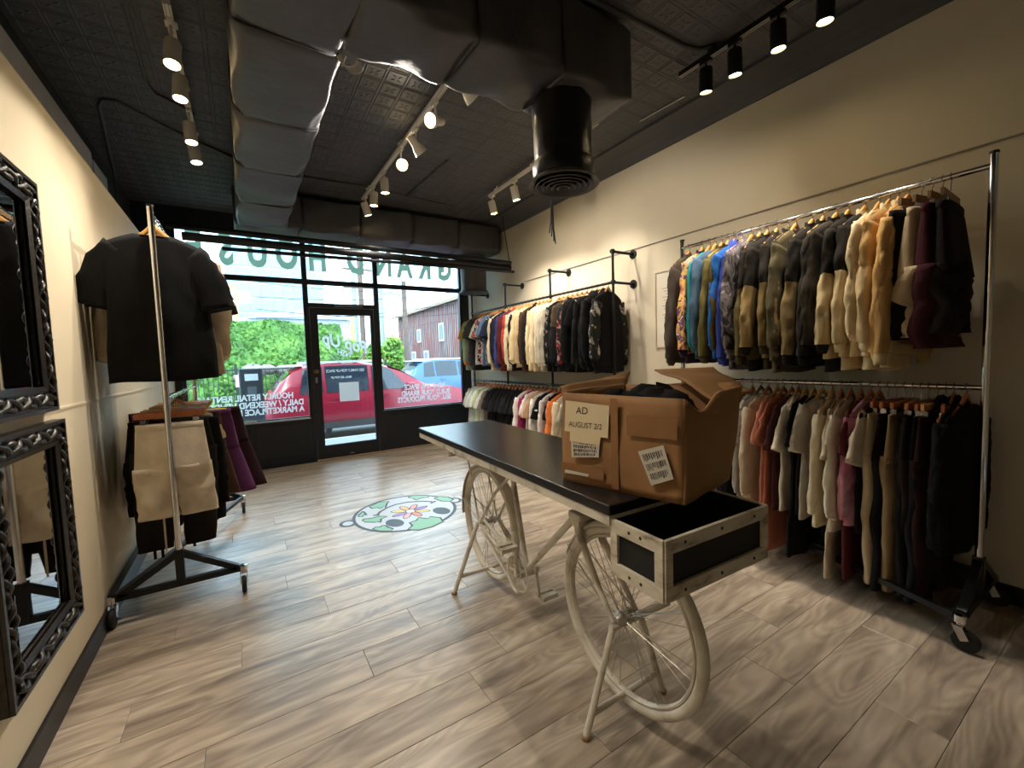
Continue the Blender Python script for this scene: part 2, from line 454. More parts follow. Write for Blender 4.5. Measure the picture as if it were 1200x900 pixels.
door_text('Pop Up', .25, 1.37, 1.73, R(14), bold=.008, shear=.35, sx=.88)
door_text('NSH', .13, 1.33, 1.585, R(14), bold=.003, shear=.2, sx=.8)
door_text('SSD FAMILY POP-UP SPACE', .058, 1.33, 1.325, 0, bold=.001, sx=.8)
door_text('SMALL BIZ POP UP', .045, 1.27, 1.225, 0, bold=.0008, sx=.8)
arc = [(1.36+.27*math.cos(a), FY0+.018, 1.70+.27*math.sin(a)) for a in [R(t) for t in range(205, 345, 6)]]
MB().tube(arc, .006, 6).build('logo_arc', WHITEL, lf)
arc = [(1.36+.31*math.cos(a), FY0+.018, 1.72+.27*math.sin(a)) for a in [R(t) for t in range(-40, 215, 6)]]
MB().tube(arc, .003, 6).build('logo_arc', WHITEL, lf)
MB().add([(1.225, FY0+.018, .855), (1.515, FY0+.018, .855), (1.515, FY0+.018, 1.145), (1.225, FY0+.018, 1.145)], [(0, 1, 2, 3)]).build('sticker', vinyl('white_sticker', (232, 233, 230), .5), lf)

# ================================================================== CEILING FITTINGS
def duct(name, label, p0, p1, wy, z0, z1, nsec, seed, axis):
    """wrapped rectangular duct from p0 to p1 along axis ('x' or 'y'); wy=(lo,hi) across"""
    t = thing(name, label, 'duct', (0, 0, 0))
    rnd = random.Random(seed)
    for s_ in range(nsec):
        a = p0+(p1-p0)*s_/nsec; b = p0+(p1-p0)*(s_+1)/nsec
        mb = MB(); rows = []
        n = 14; ph = rnd.uniform(0, 6)
        for i in range(n+1):
            q = i/n; l = a+(b-a)*q
            puff = .006*math.sin(PI*q)**.4 + .003*math.sin(9*q+ph)
            row = []
            m_ = 32
            for j in range(m_+1):
                an = 2*PI*j/m_
                ca, sa = math.cos(an), math.sin(an)
                ex = .22
                ux = math.copysign(abs(ca)**ex, ca); uz = math.copysign(abs(sa)**ex, sa)
                wob = .006*math.sin(5*an+ph+7*q)+.005*math.sin(3*an-9*q+ph)
                hw = (wy[1]-wy[0])/2+puff+wob; hz = (z1-z0)/2+puff*.8+wob
                sag = -.010*math.sin(PI*q)*(1-ux*ux*.7) if uz < 0 else 0
                c0 = (wy[0]+wy[1])/2+ux*hw; cz = (z0+z1)/2+uz*hz+sag
                row.append((l, c0, cz) if axis == 'x' else (c0, l, cz))
            rows.append(row)
        mb.grid(rows)
        mb.f.append(tuple(range(m_, -1, -1))); mb.f.append(tuple(range(n*(m_+1), (n+1)*(m_+1))))
        mb.build('duct_section', DUCTM, t, 'all')
        # strap over the joint
        if s_ < nsec-1:
            st = []
            for j in range(28):
                an = 2*PI*j/28; ca, sa = math.cos(an), math.sin(an)
                ux = math.copysign(abs(ca)**.3, ca); uz = math.copysign(abs(sa)**.3, sa)
                c0 = (wy[0]+wy[1])/2+ux*((wy[1]-wy[0])/2+.004); cz = (z0+z1)/2+uz*((z1-z0)/2+.004)
                wv = .02*math.sin(2*an+ph)
                st.append((b+wv, c0, cz) if axis == 'x' else (c0, b+wv, cz))
            MB().tube(st, .007, 6, closed=True).build('seam', M('seam_dark', (30, 30, 32), .6), t, True)
    return t
duct('air_duct', 'long wrapped black duct running above the floor emblem towards the windows', -.9, 5.62, (.05, .53), 3.0, 3.44, 8, 1, 'y')
duct('air_duct', 'short black cross duct feeding the round drop over the bicycle table', .53, 2.13, (1.88, 2.32), 3.0, 3.44, 3, 2, 'x')
duct('air_duct', 'black cross duct hanging in front of the shop windows', .02, 3.42, (5.62, 6.15), 3.04, 3.42, 5, 3, 'x')
# torn end collar of the cross duct
BLACKW = M('black_tape', (24, 24, 25), .35, bump=.4, bscale=20)
t = thing('round_duct_drop', 'round black duct drop with ringed diffuser over the bicycle table', 'vent', (1.76, 2.11, 2.505))
mb = MB(); rows = []
for i in range(19):
    q = i/18; row = []
    for j in range(33):
        a = 2*PI*j/32; rr = .178+.004*math.sin(4*a+6*q)+.003*math.sin(9*a-11*q)
        row.append((rr*math.cos(a), rr*math.sin(a), .10+.46*q))
    rows.append(row)
mb.grid(rows).build('pipe', M('glossy_black_wrap', (30, 29, 29), .28, bump=.5, bscale=9), t, 'all')
MB().lathe([(.186, .04), (.19, .06), (.19, .125), (.182, .135), (.17, .13), (.17, .04)], 36).build('collar', BLACKW, t, True)
MB().lathe([(.175, .045), (.215, .012), (.222, .004), (.218, 0), (.19, .008), (.165, .03)], 40, cap=False).build('flange', M('diffuser_black', (74, 72, 70), .5), t, True)
for r_, z_ in ((.158, -.004), (.126, -.008), (.094, -.012), (.062, -.015), (.026, -.017)):
    MB().lathe([(r_+.016, .0+z_), (r_-.006, .026+z_), (r_-.009, .024+z_), (r_+.011, -.003+z_), (r_+.016, .0+z_)], 36, cap=False).build('diffuser_ring', M('diffuser_black', (74, 72, 70), .5), t, True)
MB().lathe([(.16, .05), (.16, .052)], 30).build('baffle', M('void_black', (8, 8, 8), .9), t)
t = thing('round_duct_drop', 'short round black duct drop in the corner above the pipe rail', 'vent', (3.13, 5.98, 2.46))
MB().lathe([(.195, .05), (.2, .3), (.195, .62)], 32).build('pipe', DUCTM, t, True)
MB().lathe([(.2, .05), (.225, .02), (.23, 0), (.2, 0)], 32).build('flange', DUCTM, t, True)
# diagonal joint piece and torn tape at the inner corner
t = thing('duct_tape', 'torn curl of pale edged tape where the two black ducts meet', 'tape', (.55, 2.34, 2.99))
rows = []
for i in range(9):
    a = i/8*PI*1.2
    rows.append([(.05*math.cos(a)+j*.012, .02+.03*math.sin(a), -.03*math.sin(a)+.03-j*.01) for j in range(4)])
mb = MB().grid(rows); ob = mb.build('strip', M('tape_pale', (150, 145, 135), .5), t, True)
md = ob.modifiers.new('solid', 'SOLIDIFY'); md.thickness = .002

# hung black pipes before the windows
PIPEM = M('dark_pipe', (36, 38, 44), .45, .4)
def pipe(label, a, b, r, mat=PIPEM, name='hung_pipe', cat='pipe', grp=None):
    o = MB().tube([a, b], r, 12).build(name, mat, None, True); return tag(o, label, cat, grp)
pipe('upper black pipe slanting in front of the transom windows', (-.60, 5.95, 3.0), (3.30, 5.15, 2.77), .035)
pipe('thick lower black pipe spanning before the transom windows', (-.42, 5.30, 2.74), (3.33, 5.22, 2.715), .042)
pipe('thin black pipe just under the thick one by the windows', (-.1, 5.36, 2.665), (3.34, 5.14, 2.655), .02)
pipe('thin black hanger rod from ceiling to the hung pipes', (3.28, 5.15, 2.77), (3.24, 5.25, 3.47), .006, name='hanger_rod', cat='rod')
def conduit(label, pts, r=.011, mat=CEIL):
    o = MB().tube(pts, r, 8).build('ceiling_conduit', mat, None, 'all'); return tag(o, label, 'conduit')
zc = ZC-.014
conduit('black conduit running along the tin ceiling above the left hand lamps', [(-.40, YB, zc), (-.42, 3.1, zc), (-.45, 4.0, zc), (-.42, 4.12, zc), (-.3, 4.2, zc), (-.2, 4.3, zc)])
conduit('black conduit bending from partition wall across the ceiling to the long duct', [(-1.0, 6.1, 2.9), (-1.0, 6.05, 3.3), (-.98, 5.9, zc), (-.8, 4.5, zc), (-.76, 4.39, zc), (-.68, 4.36, zc), (-.4, 4.65, zc), (.05, 5.0, zc)])
conduit('black conduit crossing the tin ceiling beside the round duct drop', [(1.2, 1.92, zc), (1.78, 1.88, zc), (2.6, 1.85, zc), (2.72, 1.82, zc), (2.82, 1.7, zc), (2.84, 1.4, zc), (2.85, YB, zc)], .016)
conduit('black conduit crossing the ceiling between long duct and lamps', [(.5, 5.16, zc), (1.2, 5.14, zc), (1.5, 5.12, zc), (1.83, 5.2, zc), (2.5, 5.25, zc)])
conduit('short straight black batten on the tin ceiling near the windows', [(1.83, 5.2, zc), (1.9, 4.08, zc)], .014)
pipe('thin pale steel rod under the ceiling near the cornice', on_z(802, 113, ZC-.012), on_z(750, 142, ZC-.012), .006, STEEL, 'steel_rod', 'rod')
mb = MB()
for dx, l in ((0, .30), (.02, .34), (-.02, .27), (.035, .36)):
    mb.tube([(dx*.4, 0, .0), (dx, dx*.6, -l*.6), (dx*1.3, .01, -l)], .006, 6)
o = mb.build('loose_cables', M('cable_black', (18, 18, 18), .5), None, True); o.location = (2.52, 3.2, 2.86)
tag(o, 'bunch of loose black cables dangling below the round duct drop', 'cables')
MB().tube([(0, 0, 0), (0, .02, .61)], .006, 6).build('cable_tail', M('cable_black', (18, 18, 18), .5), o)

# ---- track lights
LENS = M('lamp_lens', (255, 226, 170), .3, emit=26)
LENSOFF = M('lamp_lens_off', (200, 190, 170), .3)
def track(label, x, y0, y1, mat=WHITEP):
    t = thing('light_track', label, 'light track', (x, y0, ZC-.075))
    L_ = y1-y0
    MB().box(-.018, .018, 0, L_, -.0, .028).build('rail', mat, t)
    MB().box(-.012, -.006, 0, L_, -.003, 0).box(.006, .012, 0, L_, -.003, 0).build('conductor_slot', M('track_lip', (180, 176, 168), .4), t)
    for q in (.12, .5, .9):
        MB().box(-.006, .006, L_*q-.006, L_*q+.006, .028, .07).box(-.03, .03, L_*q-.03, L_*q+.03, .028, .034).build('bracket', mat, t)
    return t
def spot(x, y, aim, label, lit=True, bell=False, mat=WHITEP, power=1.0, blend=.6, size=96, group=None, drop=.04):
    t = thing('track_spotlight', label, 'spotlight', (x, y, ZC-.075), 0, group)
    d = Vector(aim).normalized()
    c = Vector((0, 0, -.10-drop))
    MB().box(-.014, .014, -.04, .04, -.022, 0).build('adapter', mat, t)
    MB().tube([(0, 0, -.02), (0, 0, -.06), c - d*.02], .009, 8).build('stem', mat, t, True)
    if bell:
        prof = [(.0, -.085), (.030, -.083), (.034, -.05), (.034, -.01), (.05, .03), (.056, .062), (.056, .07), (.05, .07), (.045, .055)]
    else:
        prof = [(.0, -.075), (.040, -.072), (.043, -.06), (.043, .075), (.038, .075), (.037, .06)]
    MB().lathe(prof, 24, c, d, cap=False).build('housing', mat, t, True)
    MB().lathe([(.001, .062), (.043 if bell else .037, .062)], 24, c, d, cap=False).build('lens', LENS if lit else LENSOFF, t)
    if lit:
        ld = bpy.data.lights.new('spot_beam', 'SPOT'); ld.energy = SPOT_W*power; ld.color = WARM
        ld.spot_size = R(size); ld.spot_blend = blend; ld.shadow_soft_size = .035
        lo = bpy.data.objects.new('spot_beam', ld); C.objects.link(lo); lo.parent = t
        lo.location = c + d*.082
        lo.rotation_euler = d.to_track_quat('-Z', 'Y').to_euler()
    return t
track('white light track above the hanging black tee, near the cream wall', -.225, 3.0, 4.75)
gL = 'spotlights on the track by the cream wall'
for y_, aim in ((3.14, (-.06, -.22, -1)), (3.50, (-.05, -.12, -1)), (4.12, (.05, -.1, -1)), (4.50, (.1, -.1, -1))):
    spot(-.225, y_, aim, 'lit cream can spotlight, %s on the track by the cream wall' % {3.14: 'next to the mirrors', 3.50: 'second from the mirrors', 4.12: 'third from the mirrors', 4.50: 'next to the windows'}[y_], group=gL, power=.62, drop=.07, size=84, blend=1)
track('white light track above the mirrors, continuing the one by the cream wall', -.225, -.4, 1.75)
for y_, aim, w_ in ((1.62, (.50, -.06, -1), 'first'), (1.2, (.30, -.3, -1), 'second')):
    spot(-.225, y_, aim, 'cream can spotlight above the mirrors, %s from the window end of its track' % w_, power=.5 if y_ > 1.5 else .3, drop=.07, size=62, blend=1)
track('white light track over the middle of the floor', 1.36, 2.45, 5.40)
spot(1.40, 2.67, (.8, .12, -.62), 'white bell spotlight beside the cross duct, turned to the greige wall', bell=True, power=.4)
spot(1.36, 3.12, (-.95, -.5, -.42), 'glaring bell spotlight second from the cross duct, turned to the mirrors', bell=True, power=1.0)
spot(1.36, 3.55, (.8, .2, -.8), 'white bell spotlight third from the cross duct, its back showing', bell=True, power=.45)
spot(1.36, 3.95, (-.2, -.95, -.5), 'warm bell spotlight fourth from the cross duct, shining down the room', bell=True, power=.6)
spot(1.36, 4.50, (.05, .05, -1), 'cream can spotlight fifth from the cross duct, pointing straight down', power=.45)
spot(1.36, 4.92, (-.05, .05, -1), 'cream can spotlight sixth from the cross duct, pointing straight down', power=.45)
spot(1.36, 5.28, (.35, .1, -1), 'white can spotlight at the window end of the middle track', lit=True, power=.3, size=70, blend=1)
track('white light track along the pipe rail side, beyond the round drop', 2.68, 2.75, 4.62)
spot(2.68, 4.55, (.25, 0, -1), 'white can spotlight at the window end of the rail side track', power=.6)
spot(2.68, 4.05, (.25, 0, -1), 'white can spotlight next to the junction of the rail side track', power=.6)
spot(2.68, 3.3, (.3, 0, -1), 'white can spotlight hidden behind the round duct drop', power=.35)
track('light track coloured dark as backlit over the chrome jacket rack', 2.77, -.6, 2.0, BLACK_METAL)  # dark finish on track and cans puts their backlit shade into the colour
gR = 'spotlights coloured dark as backlit over the chrome jacket rack'
for y_, aim in ((1.10, (.05, .05, -1)), (1.34, (.1, .02, -1)), (1.60, (.15, .05, -1)), (1.80, (.15, .1, -1))):
    spot(2.77, y_, aim, 'lit spotlight coloured dark as backlit over the jacket rack, %s' % {1.10: 'fourth from the round drop', 1.34: 'third from the round drop', 1.60: 'second from the round drop', 1.80: 'next to the round drop'}[y_], mat=BLACK_METAL, group=gR, power=.45, drop=.03, size=72, blend=1)
# ================================================================== MIRRORS
CARVE = M('carved_black_wood', (30, 26, 24), .32, var=.25, scale=30, bump=.2, bscale=80)
MIRROR = M('mirror_glass', (200, 202, 205), .02, 1.0)
def mirror(label, y0, y1, z0, z1, lean=0.0):
    """frame lies on the partition wall: local x = along wall (world y), local y = up, local z = out into the room"""
    t = thing('wall_mirror', label, 'mirror', (XL+.006, (y0+y1)/2, z0))
    t.rotation_euler = (Matrix(((0, 0, 1), (1, 0, 0), (0, 1, 0)))).to_euler()
    w = (y1-y0)/2; h = z1-z0; f = .105
    mb = MB()
    def ring(o_, i_, za, zb, zc_, zd):
        P = [(-w+o_, o_), (w-o_, o_), (w-o_, h-o_), (-w+o_, h-o_)]
        Q = [(-w+i_, i_), (w-i_, i_), (w-i_, h-i_), (-w+i_, h-i_)]
        vs = [(x, y, za) for x, y in P]+[(x, y, zb) for x, y in P]+[(x, y, zc_) for x, y in Q]+[(x, y, zd) for x, y in Q]
        fs = []
        for i in range(4):
            j = (i+1) % 4
            fs += [(i, j, 4+j, 4+i), (4+i, 4+j, 8+j, 8+i), (8+i, 8+j, 12+j, 12+i), (12+i, 12+j, j, i)]
        mb.add(vs, fs)
    ring(0, f, 0, .030, .026, 0)
    ring(.0, .016, .028, .042, .042, .028)
    ring(f-.02, f, .024, .038, .030, .02)
    mb.build('frame', CARVE, t)
    # braided carving: two strands twisting around each other along each side
    cb = MB()
    def braid(ax, ay, bx, by):
        L_ = math.hypot(bx-ax, by-ay); n = max(2, round(L_/.085)); dx, dy = (bx-ax)/L_, (by-ay)/L_
        for ph in (0, PI):
            pts = []
            for i in range(n*8+1):
                s_ = i/(n*8)*L_; a = 2*PI*s_/(L_/n*2)+ph
                o_ = .019*math.sin(a)
                pts.append((ax+dx*s_-dy*o_, ay+dy*s_+dx*o_, .034+.007*math.cos(2*a+ph)))
            cb.tube(pts, .0105, 6)
        for i in range(n*2):
            s_ = (i+.5)/(n*2)*L_
            cb.lathe([(.009, 0), (.007, .008), (.0, .011)], 6, (ax+dx*s_, ay+dy*s_, .03), (0, 0, 1), cap=False)
    g = f/2-.002
    braid(-w+g, g, w-g, g); braid(-w+g, h-g, w-g, h-g); braid(-w+g, g+.03, -w+g, h-g-.03); braid(w-g, g+.03, w-g, h-g-.03)
    cb.build('carved_braid', CARVE, t, 'all')
    MB().box(-w+f-.002, w-f+.002, f-.002, h-f+.002, .010, .014).build('mirror_pane', MIRROR, t)
    return t
mirror('black braided frame mirror hung above the other one', 1.93, 2.63, 1.285, 2.245)
mirror('lower black braided frame mirror near the baseboard', 1.98, 2.685, .345, 1.24)

# ================================================================== CLOTHES
# local frame of a hung thing: origin = centre of the rod, x across the garment, z up
NECK = -.088
def shell(mb, fn, nu, v0, v1, nv, cap0=False, cap1=False):
    rows = []
    for i in range(nv+1):
        v = v0+(v1-v0)*i/nv
        rows.append([fn(2*PI*j/nu, v) for j in range(nu)])
    o = len(mb.v)
    mb.v += [tuple(p) for r in rows for p in r]
    for i in range(nv):
        for j in range(nu):
            mb.f.append((o+i*nu+j, o+i*nu+(j+1) % nu, o+(i+1)*nu+(j+1) % nu, o+(i+1)*nu+j))
    if cap0: mb.f.append(tuple(o+j for j in range(nu)))
    if cap1:
        b = o+nv*nu
        mb.f.append(tuple(b+j for j in range(nu-1, -1, -1)))
def se(c, p): return math.copysign(abs(c)**p, c)

def garment_parts(kind, seed):
    rnd = random.Random(seed*31+hash(kind) % 7 if False else seed*31+sum(map(ord, kind)))
    U = rnd.uniform
    P = []
    if kind in ('pants', 'shorts', 'skirt'):
        L = {'pants': U(.92, 1.0), 'shorts': U(.46, .54), 'skirt': U(.5, .6)}[kind]
        wz = -.150; hw = U(.18, .21); ph = U(0, 6); amp = U(.008, .016); rise = .26
        def hip(th, v):
            q = v*rise
            w = hw+.03*v; t_ = .022+.03*v
            x = w*se(math.cos(th), .8); yy = t_*se(math.sin(th), .8)+amp*math.sin(16*x+ph)*(.2+v)
            return (x, yy, wz-q)
        mb = MB(); shell(mb, hip, 28, .12, 1, 7, False, True); P.append(('hip', mb, 'body'))
        mb = MB(); shell(mb, lambda th, v: (hw*1.01*se(math.cos(th), .8), (.026)*se(math.sin(th), .8), wz-v*.036), 28, 0, 1, 2, True, True); P.append(('waistband', mb, 'trim'))
        if kind == 'skirt':
            def sk(th, v):
                w = hw+.03+.06*v; x = w*se(math.cos(th), .8)
                return (x, (.05+.02*v)*math.sin(th)+.018*v*math.sin(22*x+ph), wz-rise*.98-(L-rise)*v)
            mb = MB(); shell(mb, sk, 36, 0, 1, 8, False, True); P.append(('skirt_panel', mb, 'body'))
        else:
            for s_ in (-1, 1):
                p2 = U(0, 6); end = .085 if kind == 'pants' else .115; sw = U(-.02, .03)
                def leg(th, v):
                    w = .118+(end-.118)*v; t_ = .046-.008*v
                    cx = s_*(hw*.5+.012+.012*v)+sw*v*v
                    x = w*se(math.cos(th), .85)
                    return (cx+x*(1+.12*noise.noise(Vector((p2, v*6, s_)))), t_*se(math.sin(th), .8)+amp*.7*math.sin(20*x+p2+5*v)+.03*noise.noise(Vector((x*9+p2*5, v*4, .5)))+.014*noise.noise(Vector((x*14+v*6, v*13+p2, 2))), wz-rise*.86-(L-rise*.86)*v)
                mb = MB(); shell(mb, leg, 22, 0, .95, 12, True, False); P.append(('trouser_leg', mb, 'sleeve'))
                mb = MB(); shell(mb, leg, 22, .95, 1.0, 2, False, True); P.append(('hem', mb, 'trim'))
        return P
    tee = kind == 'tee'
    Wd = U(.205, .225) if not tee else U(.20, .215)
    wb = Wd+U(.015, .045)
    L = {'tee': U(.66, .72), 'bigtee': .80, 'long': U(.66, .74), 'hoodie': U(.68, .74), 'bomber': U(.64, .70), 'twotone': U(.68, .74), 'dress': U(.95, 1.0)}[kind]
    if kind == 'bigtee': Wd, wb = .245, .252; tee = True
    if kind == 'dress': tee = True
    t0 = {'tee': .030, 'bigtee': .036, 'long': .038, 'hoodie': .046, 'bomber': .046, 'twotone': .05, 'dress': .03}[kind]
    drop = U(.055, .075); ph = U(0, 6); ph2 = U(0, 6); amp = U(.007, .013); k1 = U(15, 22); k2 = U(30, 40)
    nx = .075
    def body(th, v):
        q = min(1, v*4)
        w = Wd+(wb-Wd)*v - .018*math.sin(PI*min(1, v*1.3))
        t_ = t0*(.35+.65*q**.6)
        x = w*se(math.cos(th), .75)
        sh = max(0, min(1, (abs(x)-nx)/(Wd-nx)))
        z = NECK - drop*sh**1.25*max(0, 1-v*1.15) - L*v
        if v < .02: z -= .012*max(0, 1-(abs(x)/nx)**2)       # neckline dips
        nz = noise.noise(Vector((x*7+ph*9, z*3.2, ph2)))*.020+noise.noise(Vector((x*16+z*7, z*9+ph*5, 3+(1 if math.sin(th) > 0 else 0))))*.008
        y = t_*se(math.sin(th), .8) + amp*.8*v*math.sin(k1*x+ph+2*v)+nz*min(1, .25+v*1.6)
        z += .006*v*math.sin(k1*x*.8+ph2)
        return (x, y, z)
    NU = 44
    if kind == 'twotone':
        mb = MB(); shell(mb, body, NU, 0, .30, 6, True); P.append(('yoke', mb, 'yoke'))
        mb = MB(); shell(mb, body, NU, .30, .92, 11); P.append(('body', mb, 'body'))
    elif kind in ('bomber', 'hoodie'):
        mb = MB(); shell(mb, body, NU, 0, .92, 24, True); P.append(('body', mb, 'body'))
    else:
        mb = MB(); shell(mb, body, NU, 0, 1, 24, True, True); P.append(('body', mb, 'body'))
    if kind in ('twotone', 'bomber', 'hoodie'):
        def band(th, v):
            x, y, z = body(th, .92+.08*v)
            kx = .90-.02*math.sin(PI*v); 
            rib = .0015*math.sin(th*40)
            return (x*kx, y*(.9)+rib, z-.004)
        mb = MB(); shell(mb, band, NU, -.05, 1, 4, True, True); P.append(('hem_band', mb, 'trim'))
    # sleeves
    for s_ in (-1, 1):
        yo = U(-.02, .02); p3 = U(0, 6)
        if tee:
            sl = .30 if kind == 'bigtee' else U(.19, .24); out = .04 if kind == 'bigtee' else U(.02, .045)
            A = Vector((s_*(Wd-.085), 0, NECK-drop*.6-.058)); B = Vector((s_*(Wd-.01), yo*.4, NECK-drop-.10)); D = Vector((s_*(Wd+out), yo, NECK-drop-.03-sl))
            ra, rb, ba, bb = .085, (.09 if kind == 'bigtee' else .075), .022, .028
        else:
            sl = U(.56, .62)
            A = Vector((s_*(Wd-.045), 0, NECK-drop-.03)); B = Vector((s_*(Wd+U(.025, .05)), yo*.5, NECK-drop-.30)); D = Vector((s_*(Wd+U(-.01, .045)), yo*1.6, NECK-drop-sl))
            ra, rb, ba, bb = .082, .055, .038, (.036 if kind != 'long' else .028)
        def cen(q): return A*(1-q)**2+B*2*q*(1-q)+D*q*q
        def slv(th, q):
            p = cen(q); d = (cen(min(1, q+.02))-cen(max(0, q-.02))).normalized()
            e1 = Vector((d.z, 0, -d.x)).normalized()
            a = ra+(rb-ra)*q; b = ba+(bb-ba)*q
            wr = 1+.30*noise.noise(Vector((math.cos(th)*1.3+p3*7, math.sin(th)*1.3, q*5.5)))+.16*noise.noise(Vector((math.cos(th)*2.2+q*4, math.sin(th)*2.2+p3*3, q*17)))
            if kind in ('bomber', 'twotone', 'hoodie'): wr *= 1+.08*math.sin(PI*min(1, max(0, (q-.35)/.6)))
            return p+e1*a*wr*se(math.cos(th), .9)+Vector((0, 1, 0))*b*wr*se(math.sin(th), .9)
        if kind == 'twotone':
            mb = MB(); shell(mb, slv, 18, 0, .36, 10, True); P.append(('sleeve_cap', mb, 'yoke'))
            mb = MB(); shell(mb, slv, 18, .36, .94, 18, False, False); P.append(('sleeve', mb, 'sleeve'))
        elif tee:
            mb = MB(); shell(mb, slv, 18, 0, .97, 8, True, False); shell(mb, lambda th, q: slv(th, q)*.995, 18, .93, .99, 1, False, True); P.append(('sleeve', mb, 'sleeve'))
        else:
            mb = MB(); shell(mb, slv, 18, 0, .94, 28, True, False); P.append(('sleeve', mb, 'sleeve'))
        if not tee:
            def cuff(th, q):
                p = slv(th, .935+.085*q); c = cen(.935+.085*q)
                return c+(p-c)*(.82 if kind != 'long' else .95)
            mb = MB(); shell(mb, cuff, 16, 0, 1, 2, True, True); P.append(('cuff', mb, 'trim'))
    # collar
    hh = {'tee': .012, 'bigtee': .012, 'dress': .012, 'long': .014, 'hoodie': .02, 'bomber': .035, 'twotone': .035}[kind]
    def col(th, v):
        c_, s2 = math.cos(th), math.sin(th)
        return ((nx+.004-.010*v)*c_, (.030+.006*v)*s2, NECK-.012-.006*c_*c_*0+hh*(v)*1.0 - (.010 if s2 < 0 else 0))
    mb = MB(); shell(mb, col, 22, 0, 1, 3); shell(mb, lambda th, v: tuple(a*b for a, b in zip(col(th, 1-v), (.9, .82, 1))), 22, 0, 1, 1)
    P.append(('collar', mb, 'trim'))
    if kind == 'hoodie':
        def hood(th, v):
            r_ = math.sin(PI*(.04+.92*v))**.6
            return (.105*r_*math.cos(th)*(1.1-.3*v), .048*r_*math.sin(th)+.055, NECK+.035-.19*v+.01*math.sin(4*th+ph))
        mb = MB(); shell(mb, hood, 20, 0, 1, 10, True, True); P.append(('hood', mb, 'body'))
    return P
_gc = {}
def garment_meshes(kind, seed):
    if (kind, seed) not in _gc:
        _gc[(kind, seed)] = [(n, mb.mesh(n, 'all'), role) for n, mb, role in garment_parts(kind, seed)]
    return _gc[(kind, seed)]
NAMES = {'tee': 't_shirt', 'bigtee': 't_shirt', 'long': 'sweatshirt', 'hoodie': 'hoodie', 'bomber': 'bomber_jacket', 'twotone': 'bomber_jacket', 'dress': 't_shirt_dress', 'pants': 'trousers', 'shorts': 'shorts', 'skirt': 'skirt'}
CATS = {'tee': 't-shirt', 'bigtee': 't-shirt', 'long': 'sweatshirt', 'hoodie': 'hoodie', 'bomber': 'jacket', 'twotone': 'jacket', 'dress': 'dress', 'pants': 'trousers', 'shorts': 'shorts', 'skirt': 'skirt'}
def mk(c):
    if c is None or isinstance(c, bpy.types.Material): return c
    return fab(c)
_hm = {}
def hanger_meshes(clip):
    if clip in _hm: return _hm[clip]
    hk = MB()
    pts = [(.017*math.cos(a), 0, .0165*math.sin(a)+.0005) for a in [R(t_) for t_ in range(200, -61, -20)]]
    # hook passes over the rod and runs down to the bar
    pts = [(.0195*math.cos(R(t_)), 0, .0195*math.sin(R(t_))) for t_ in range(205, -50, -17)]
    pts += [(.006, 0, -.026), (0, 0, -.034), (0, 0, -.07)]
    hk.tube(pts, .0019, 6)
    if clip:
        b = MB().box(-.165, .165, -.007, .007, -.118, -.083)
        b = b.mesh('bar')
        cl = []
        for s_ in (-1, 1):
            c = MB().box(s_*.125-.012, s_*.125+.012, -.013, .013, -.165, -.124)
            c.tube([(s_*.125-.014, 0, -.125), (s_*.125+.014, 0, -.125)], .006, 8)
            cl.append(c.mesh('clip', True))
        _hm[clip] = (hk.mesh('hook', True), b, cl)
    else:
        rows = []
        for i in range(17):
            q = i/16*2-1; x = q*.19
            zc_ = -.082-.078*abs(q)**1.2+.042*math.exp(-(x/.045)**2); hh = .015-.005*abs(q); yy = .012*q*q
            rows.append([(x, yy+.0065*c, zc_+hh*s2) for c, s2 in ((-1, -.8), (-1, .6), (0, 1), (1, .6), (1, -.8), (0, -1), (-1, -.8))])
        b = MB().grid(rows); n = 7
        b.f.append(tuple(range(n))); b.f.append(tuple(range(16*n, 17*n)))
        _hm[clip] = (hk.mesh('hook', True), b.mesh('shoulder_bar', 'all'), [])
    return _hm[clip]
def hanger(loc, yaw, wood, clip, label, group):
    hk, b, cl = hanger_meshes(clip)
    wn = {id(WOODR): 'reddish cedar', id(WOODH): 'pale beech'}.get(id(wood), 'brown walnut')
    for pre in (wn+' hanger holding the ', wn.split()[1]+' hanger holding the ', wn.split()[1]+' hanger of the ', 'hanger of the '):
        if len((pre+label).split()) <= 16: break
    label = pre+label
    t = thing('trouser_hanger' if clip else 'clothes_hanger', label, 'hanger', loc, yaw, group)
    link('hook', hk, HOOKM, t); link('clip_bar' if clip else 'shoulder_bar', b, wood, t)
    for c in cl: link('clip', c, CHROME, t)
    return t
_vc = {}
def hang(kind, loc, yaw, body, label, group, sleeve=None, trim=None, yoke=None, seed=None, wood=None, hl='', hg='', sc=(1, 1, 1), dz=0):
    if seed is None:
        _vc[kind] = _vc.get(kind, -1)+1; seed = _vc[kind] % 4
    body = mk(body); cols = {'body': body, 'sleeve': mk(sleeve) or body, 'trim': mk(trim) or body, 'yoke': mk(yoke) or body}
    t = thing(NAMES[kind], label, CATS[kind], (loc[0], loc[1], loc[2]+dz+(sc[2]-1)*(.088 if kind not in ('pants', 'shorts', 'skirt') else .15)), yaw, group)
    t.scale = sc
    for n, me, role in garment_meshes(kind, seed):
        link(n, me, cols[role], t)
    hanger(loc, yaw, wood or WOODH, kind in ('pants', 'shorts', 'skirt'), label, hg)
    return t

